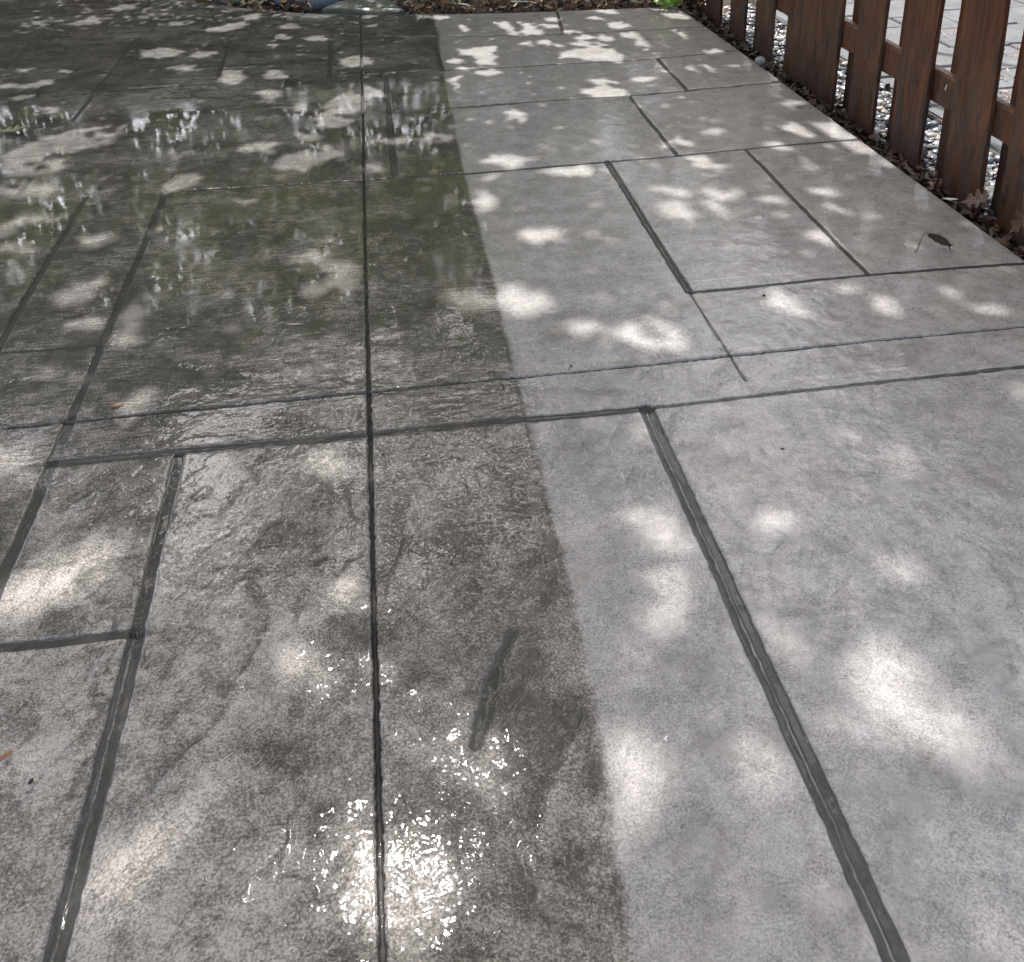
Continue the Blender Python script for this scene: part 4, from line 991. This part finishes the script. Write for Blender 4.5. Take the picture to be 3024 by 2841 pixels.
OAK = [(-.05, .002), (-.03, .010), (-.022, .026), (-.008, .030), (-.004, .014), (.006, .016), (.012, .036), (.028, .040), (.032, .018), (.042, .016), (.050, .030), (.064, .024), (.066, .010), (.076, .0),
       (.066, -.010), (.062, -.026), (.048, -.030), (.042, -.016), (.032, -.018), (.026, -.040), (.012, -.036), (.006, -.016), (-.004, -.014), (-.010, -.030), (-.022, -.026), (-.03, -.010), (-.05, -.002)]
LANCE = [(-.05, .0), (-.03, .010), (-.01, .016), (.012, .017), (.034, .010), (.055, 0), (.034, -.010), (.012, -.017), (-.01, -.016), (-.03, -.010)]
def fallen(name, outline, loc, rot, scale, mat, label, stem=True, curl=3., fold=.35):
    e = empty(name, loc, label, 'leaf')
    e.rotation_euler = rot
    o = outline_leaf('blade', [(x * scale, y * scale) for x, y in outline], mat, e, curl / scale, fold)
    if stem: tube('stem', [(-.05 * scale, 0, 0), (-.075 * scale, .004, .004), (-.10 * scale, .012, .012)], [.0018, .0016, .0014], mat, e, 6)
    return e
fallen('oak_leaf', OAK, (2.085, 3.17, .045), (R(58), R(-28), R(-62)), .95, MAT_OAK, 'brown lobed oak leaf propped against the fence picket, beside the patio edge')
fallen('oak_leaf', OAK, (2.11, 2.93, .055), (R(70), R(-60), R(-70)), .95, MAT_OAK2, 'rusty oak leaf standing on end at the right edge of the photo')
fallen('yellow_leaf', LANCE, (2.44, 4.30, -.045), (R(15), R(-5), R(30)), 1.35, MAT_PALE, 'long pale yellow leaf lying on the pebbles under the fence rail', False)
fallen('yellow_leaf', LANCE, (2.70, 4.63, -.066), (R(5), R(4), R(5)), 1.05, MAT_PALE, 'small yellow leaf on the path edge beside the black edging', False)
fallen('yellow_leaf', LANCE, (3.75, 5.82, -.066), (R(12), R(-12), R(70)), 1.4, MAT_PALE, 'yellow leaf out on the sunlit path, far right of the photo', False)
fallen('yellow_leaf', LANCE, (3.55, 6.95, -.066), (R(8), R(-6), R(-20)), 1.7, MAT_PALE, 'yellow leaf farthest away on the sunlit path at the top of the photo', False)
fallen('bleached_leaf', LANCE, (2.30, 3.42, -.05), (R(20), R(-20), R(25)), 1.35, MAT_WHITE, 'bleached white leaf on the pebbles between the two nearest pickets', False)
fallen('bleached_leaf', LANCE, (2.186, 3.64, .318), (R(5), R(80), R(80)), .42, MAT_WHITE, 'small white leaf stuck to the face of the fence rail', False)
fallen('bleached_leaf', LANCE, (2.07, 3.30, -.004), (R(6), R(-6), R(-40)), .55, MAT_WHITE, 'small white petal-like leaf at the patio edge beside the brown oak leaf', False)
fallen('green_leaf', OAK, (-1.74, 4.89, .012), (R(4), R(-3), R(-10)), 1.0, mat_leafy('pale_green_leaf', (.20, .24, .11), (.32, .35, .20), .15), 'pale green lobed leaf lying on the wet patio at the left edge of the photo')
fallen('leaf_scrap', LANCE, (-.773, 2.403, .010), (R(4), R(3), R(12)), .36, MAT_RUSTLEAF, 'rust red scrap of leaf beside the pale sun spot on the grimy slab', False, 3., .3)
fallen('leaf_scrap', LANCE, (-.742, 1.31, .010), (R(4), R(3), R(50)), .30, MAT_RUSTLEAF, 'rust red scrap of leaf at the left edge of the nearest slab', False, 3., .3)
tw = tube('twig', [(2.095, 2.86, .02), (2.105, 2.90, .07), (2.115, 2.93, .115), (2.125, 2.965, .175)], [.004, .005, .006, .003], MAT_OAK)
tag(tw, 'thin pale brown twig leaning on the fence beside the rusty oak leaf', 'twig')
def blob(name, loc, sc, mat, label, cat, seed=0, rotz=0.):
    d = 1 + .25 * (vnoise(IV[:, 0] * 1.5 + seed, IV[:, 1] * 1.5 + IV[:, 2] + seed * 3, 3) - .5)
    o = link(name, mesh_np(name, IV * d[:, None] * np.array(sc), IF), mat)
    o.location = loc; o.rotation_euler = (0, 0, rotz)
    return tag(o, label, cat)
blob('pebble', (2.085, 5.36, -.025), (.032, .026, .034), MAT_WHITESTONE, 'rounded white pebble standing against the patio edge by the fence', 'pebble', 2)
for (x, y, lab) in ((.888, 1.926, 'black seed on the washed slab beside a slanting sun spot'), (1.123, 2.691, 'black seed on the washed slab left of the curled leaf'), (.456, 2.393, 'black seed just above the long cross joint on the washed slab'), (-.686, 1.26, 'black seed on the grimy slab at the lower left')):
    blob('seed', (x, y, .004), (.0055, .0035, .003), MAT_SPECK, lab, 'seed', x * 5, x * 3)

# stones at the back of the patio
bm = bmesh.new()
poly = [(-.36, 7.21), (-.25, 7.36), (-.13, 7.52), (.08, 7.46), (.20, 7.02), (.02, 7.01), (-.18, 7.12)]
lo = [bm.verts.new((x, y, -.10)) for x, y in poly]
mi = [bm.verts.new((x, y, .006 + .012 * math.sin(i * 2.3))) for i, (x, y) in enumerate(poly)]
cx, cy = sum(p[0] for p in poly) / 7, sum(p[1] for p in poly) / 7
tp = [bm.verts.new((cx + (x - cx) * .93, cy + (y - cy) * .93, .018 + .010 * math.sin(i * 2.3))) for i, (x, y) in enumerate(poly)]
for A, B in ((lo, mi), (mi, tp)):
    for k in range(7): bm.faces.new((A[k], A[(k + 1) % 7], B[(k + 1) % 7], B[k]))
bm.faces.new(tp)
bmesh.ops.recalc_face_normals(bm, faces=bm.faces)
tag(link('flagstone', mesh_bm('flagstone', bm), MAT_FLAG), 'dark green grey flagstone butting the back edge of the patio', 'flagstone')
blob('boulder', (-.42, 7.72, .02), (.34, .22, .15), MAT_BOULDER, 'wet blue grey boulder behind the patio, left of the flagstone', 'boulder', 4, .2)
blob('boulder', (-.95, 7.78, .0), (.22, .14, .10), MAT_FLAG, 'low dark boulder in the bed at the far left of the stones', 'boulder', 9, -.3)
# pale dry stalks lying on the bed litter
for k, (x, y, a, ln, lab) in enumerate(((1.05, 6.98, 2.5, .30, 'pale dry stalk lying across the bed litter, left of the green vine'), (.62, 7.0, 2.2, .26, 'pale dry stalk lying on the rusty litter behind the washed slab'), (1.30, 7.05, 2.9, .36, 'pale dry stalk nearest the green vine'))):
    dx, dy = math.cos(a) * ln / 2, math.sin(a) * ln / 2
    tag(tube('dry_stalk', [(x - dx, y - dy, .0), (x, y, .03), (x + dx, y + dy, .02)], [.006, .005, .003], MAT_WHITE), lab, 'stalk')

# bright vine hanging over the far right corner of the patio
vine = empty('vine', (1.98, 6.80, -.1), 'bright green lobed vine hanging over the far corner of the patio by the fence', 'vine')
tube('stem', [(.02, .10, 0), (.0, .06, .25), (-.06, -.02, .36), (-.12, -.08, .30)], [.008, .007, .005, .003], MAT_BARK, vine)
r = np.random.default_rng(12)
LOBE = np.array([(-.04, 0), (-.035, .03), (0, .055), (.012, .03), (.045, .04), (.038, .016), (.08, 0), (.038, -.016), (.045, -.04), (.012, -.03), (0, -.055), (-.035, -.03)])
VV, FF = [], []
for i in range(26):
    c = np.array([r.normal(-.03, .09), r.normal(-.10, .045), r.uniform(.115, .32)])
    s = r.uniform(.6, 1.1)
    p = np.concatenate([LOBE * s, [[.01, 0]]]); p = np.column_stack([p, np.abs(p[:, 1]) * .35 - 2.0 * p[:, 0] ** 2])
    m = np.array(Matrix.Rotation(r.uniform(3.4, 5.6), 3, 'Z') @ Matrix.Rotation(r.uniform(.1, .9), 3, 'Y') @ Matrix.Rotation(r.normal(0, .4), 3, 'X'))
    k = i * 13
    FF += [(k + 12, k + j, k + (j + 1) % 12) for j in range(12)]
    VV.append(p @ m.T + c)
link('foliage', mesh_np('foliage', np.concatenate(VV), np.array(FF)), MAT_VINE, vine)

# ------------------------------------------------------------------ trees that shade the patio
def inside(px, py, poly):
    q = np.array(poly); c = np.zeros(px.shape, bool); j = len(q) - 1
    for i in range(len(q)):
        xi, yi = q[i]; xj, yj = q[j]
        c ^= ((yi > py) != (yj > py)) & (px < (xj - xi) * (py - yi) / (yj - yi + 1e-12) + xi)
        j = i
    return c
SP = []
for w, pts in SUNSPOTS:
    q = np.array(pts).reshape(-1, 2)
    SP.append((w * (.92 if q[:, 1].mean() < 2.3 and not (abs(q[:, 0].mean() + .03) < .14 and q[:, 1].mean() < 1.2) else 1.), q))
LAYERS = 3.4
def spot_keep(gx, gy, r, infl):
    keep = np.ones(gx.shape, bool)
    u = r.random(gx.shape)
    for w, q in SP:
        c = q.mean(0); d = q - c; L = np.hypot(d[:, 0], d[:, 1])[:, None] + 1e-9
        qq = c + d * (1 + infl / L)
        lo = qq.min(0); hi = qq.max(0)
        m = np.where((gx > lo[0]) & (gx < hi[0]) & (gy > lo[1]) & (gy < hi[1]))[0]
        if len(m) == 0: continue
        ins = inside(gx[m], gy[m], qq)
        qrej = 1 + math.log(max(.05, w ** .7 * .98)) / LAYERS
        keep[m[ins & (u[m] < qrej)]] = False
    return keep
LEAF = np.array([(-.5, 0, 0), (-.18, .30, .06), (.2, .24, .05), (.55, 0, -.04), (.2, -.24, .05), (-.18, -.30, .06)])
SUNQ = np.array(SUN.to_track_quat('Z', 'Y').to_matrix())
def leaf_cloud(pos, size, r, tilt=.75, face=False):
    n = len(pos)
    s = r.uniform(size * .7, size * 1.25, n)
    a = r.uniform(0, 6.28, n); b = r.normal(0, tilt, n); c = r.normal(0, tilt, n)
    P = LEAF[None] * s[:, None, None]
    ca, sa, cb, sb, cc, sc_ = (f(v)[:, None] for v in (a, b, c) for f in (np.cos, np.sin))
    x, y, z = P[..., 0], P[..., 1], P[..., 2]
    y, z = y * cb - z * sb, y * sb + z * cb
    x, z = x * cc + z * sc_, -x * sc_ + z * cc
    x, y = x * ca - y * sa, x * sa + y * ca
    V = np.stack([x, y, z], -1)
    if face: V = V @ SUNQ.T
    V = V + pos[:, None, :]
    k = (np.arange(n) * 6)[:, None]
    F = np.concatenate([k + np.array([[0, 1, 2, 3]]), k + np.array([[0, 3, 4, 5]])])
    return V.reshape(-1, 3), F
r = np.random.default_rng(21)
Sx, Sy, Sz = SUN
def shade(n, x0, x1, y0, y1, cell=None):
    if cell:
        cx, cy = np.meshgrid(np.arange(x0, x1, cell), np.arange(y0, y1, cell))
        gx = np.tile(cx.ravel(), 2); gy = np.tile(cy.ravel(), 2); n = len(gx)
        gx = gx + np.where(np.arange(n) < n // 2, 0, cell / 2) + r.uniform(-.3, .3, n) * cell; gy = gy + np.where(np.arange(n) < n // 2, 0, cell / 2) + r.uniform(-.3, .3, n) * cell
    else: gx = r.uniform(x0, x1, n); gy = r.uniform(y0, y1, n)
    t_ = np.clip((gy - 1) / 4.5, 0, 1) ** .7
    best = np.full(n, -1.); z = np.zeros(n)
    for k in range(7):
        # leaves gather in clumps: of seven heights along the sun's ray keep the one best inside a clump
        zz = (6.2 - 4.2 * t_) + r.uniform(0, 1, n) * (3.6 - 1.8 * t_)
        X3 = gx + Sx / Sz * zz; Y3 = gy + Sy / Sz * zz
        c = vnoise(X3 * 2.4, Y3 * 2.4, 3) + vnoise(Y3 * 2.4 + 9, zz * 2.7, 5) + vnoise(X3 * 2.4 + 4, zz * 2.7 + 2, 7)
        m = c > best; best = np.where(m, c, best); z = np.where(m, zz, z)
    return gx, gy, z
dens = LAYERS / (.0042 * .60)
area = 5.9 * 8.6
n = int(dens * area)
gx, gy, z = shade(n, -3.6, 2.28, .0, 8.6, .0495)
keep = spot_keep(gx, gy, r, .015)
keep &= ~((gy > 7.0) & (r.random(len(gx)) < .35))
n2 = 60000  # extra out-of-view canopy leaves, added to dim sky light and cover reflected sky
g2x, g2y, z2 = shade(n2, -7.5, 6.0, -7.0, 3.6)
k2 = ((g2x > 2.3) & (g2y < 3.0)) | (g2x < -3.6) | (g2y < 0)
gx = np.concatenate([gx[keep], g2x[k2]]); gy = np.concatenate([gy[keep], g2y[k2]]); z = np.concatenate([z[keep], z2[k2]])
keep = slice(None)
gx, gy, z = gx[keep], gy[keep], z[keep]
pos = np.stack([gx + Sx / Sz * z, gy + Sy / Sz * z, z], -1)
TRUNKS = [('broadleaf_tree', (-2.6, 9.9), 'broadleaf tree behind the left end of the patio, mirrored in the wet slabs'), ('broadleaf_tree', (1.5, 10.3), 'broadleaf tree behind the right end of the patio, mirrored in the wet slabs')]
side_ = pos[:, 0] + .5 * np.sin(pos[:, 1] * 1.7) < -.7
for ti, (nm, (tx, ty), lab) in enumerate(TRUNKS):
    e = empty(nm, (tx, ty, -.1), lab, 'tree')
    mine = pos[side_ == (ti == 0)] - np.array([tx, ty, -.1])
    V, F = leaf_cloud(mine, .095, r, .5, True)
    link('crown', mesh_np('crown', V, F, False), MAT_CROWN, e)
    tube('trunk', [(0, 0, -.1), (.03, -.05, .6), (.0, -.15, 1.6), (-.05, -.3, 2.6), (-.02, -.8, 3.6), (.05, -1.6, 4.5)], [.24, .19, .16, .14, .11, .07], MAT_BARK, e, 12)
    rr2 = np.random.default_rng(40 + ti)
    for b in range(9):
        tgt = mine[rr2.integers(len(mine))]
        z0 = rr2.uniform(2.2, 3.8); st = Vector((0, -.2 - .35 * max(0, z0 - 2.6), z0))
        tg = Vector(tgt); mid = st.lerp(tg, .5) + Vector((rr2.normal(0, .2), rr2.normal(0, .2), .25))
        q1 = st.lerp(mid, .5) + Vector((0, 0, .1)); q2 = mid.lerp(tg, .5) + Vector((0, 0, .1))
        tube('limb', [st, q1, mid, q2, tg], [.05, .035, .024, .015, .007], MAT_BARK, e, 7)

# unseen taller trees added farther back to block low sky from the reflections
for ti, (tx, ty, hh_, lab) in enumerate(((-6.0, 15.0, 8.0, 'added unseen tall tree blocking low sky beyond the hedge, at the left of the garden'), (-.8, 16.0, 8.0, 'added unseen tall tree blocking low sky beyond the hedge, in the middle of the garden'), (4.6, 15.5, 8.5, 'added unseen tall tree blocking low sky beyond the hedge, at the right of the garden'), (7.6, 10.5, 7.5, 'added unseen tall tree blocking sky sheen, across the sunlit path beyond the fence'))):
    e = empty('sky_block_tree', (tx, ty, -.15), lab, 'tree')
    nn = 5500
    dv = r.normal(0, 1, (nn, 3)); dv /= np.linalg.norm(dv, axis=1)[:, None]
    rad = r.uniform(.25, 1, nn) ** .5
    P_ = dv * rad[:, None] * np.array([3.1, 2.2, hh_ * .45]) * (.75 + .5 * vnoise(dv[:, 0] * 2.5 + 5, dv[:, 2] * 2.5 + dv[:, 1] * 2, 31))[:, None] + np.array([0, 0, hh_ * .52])
    P_ = P_[P_[:, 2] > .8]
    V, F = leaf_cloud(P_, .17, r, .8)
    link('crown', mesh_np('crown', V, F, False), MAT_CROWN, e)
    tube('trunk', [(0, 0, -.1), (.05, 0, 1.5), (-.05, 0, 3.2), (0, 0, hh_ * .75)], [.26, .2, .15, .05], MAT_BARK, e, 10)
# clipped hedge closing the garden behind the trees
hg = empty('hedge', (-1, 11.3, -.1), 'tall dark uneven hedge closing the garden behind the trees', 'hedge')
n = 26000
px = r.uniform(-8, 5.5, n); u = r.random(n)
py = np.where(u < .6, -.35 + np.abs(r.normal(0, .12, n)), r.uniform(-.35, .5, n)); pz = np.where(u < .6, r.uniform(.1, 2.9, n), 2.75 + r.normal(0, .22, n))
pz = pz * (.50 + .95 * fbm(px * .9 + 3, px * 0 + 1.5, 44, 4, .6))
V, F = leaf_cloud(np.stack([px, py + .15 * np.sin(px * 2.1), pz], -1), .11, r, .9)
link('foliage', mesh_np('foliage', V, F, False), MAT_HEDGE, hg)
bmh = bmesh.new(); bmesh.ops.create_cube(bmh, size=1)
for v in bmh.verts: v.co = Vector((v.co.x * 13.3 - 1.25, v.co.y * .6 + .1, v.co.z * 1.7 + .9))
link('branches', mesh_bm('branches', bmh), MAT_HEDGE, hg)
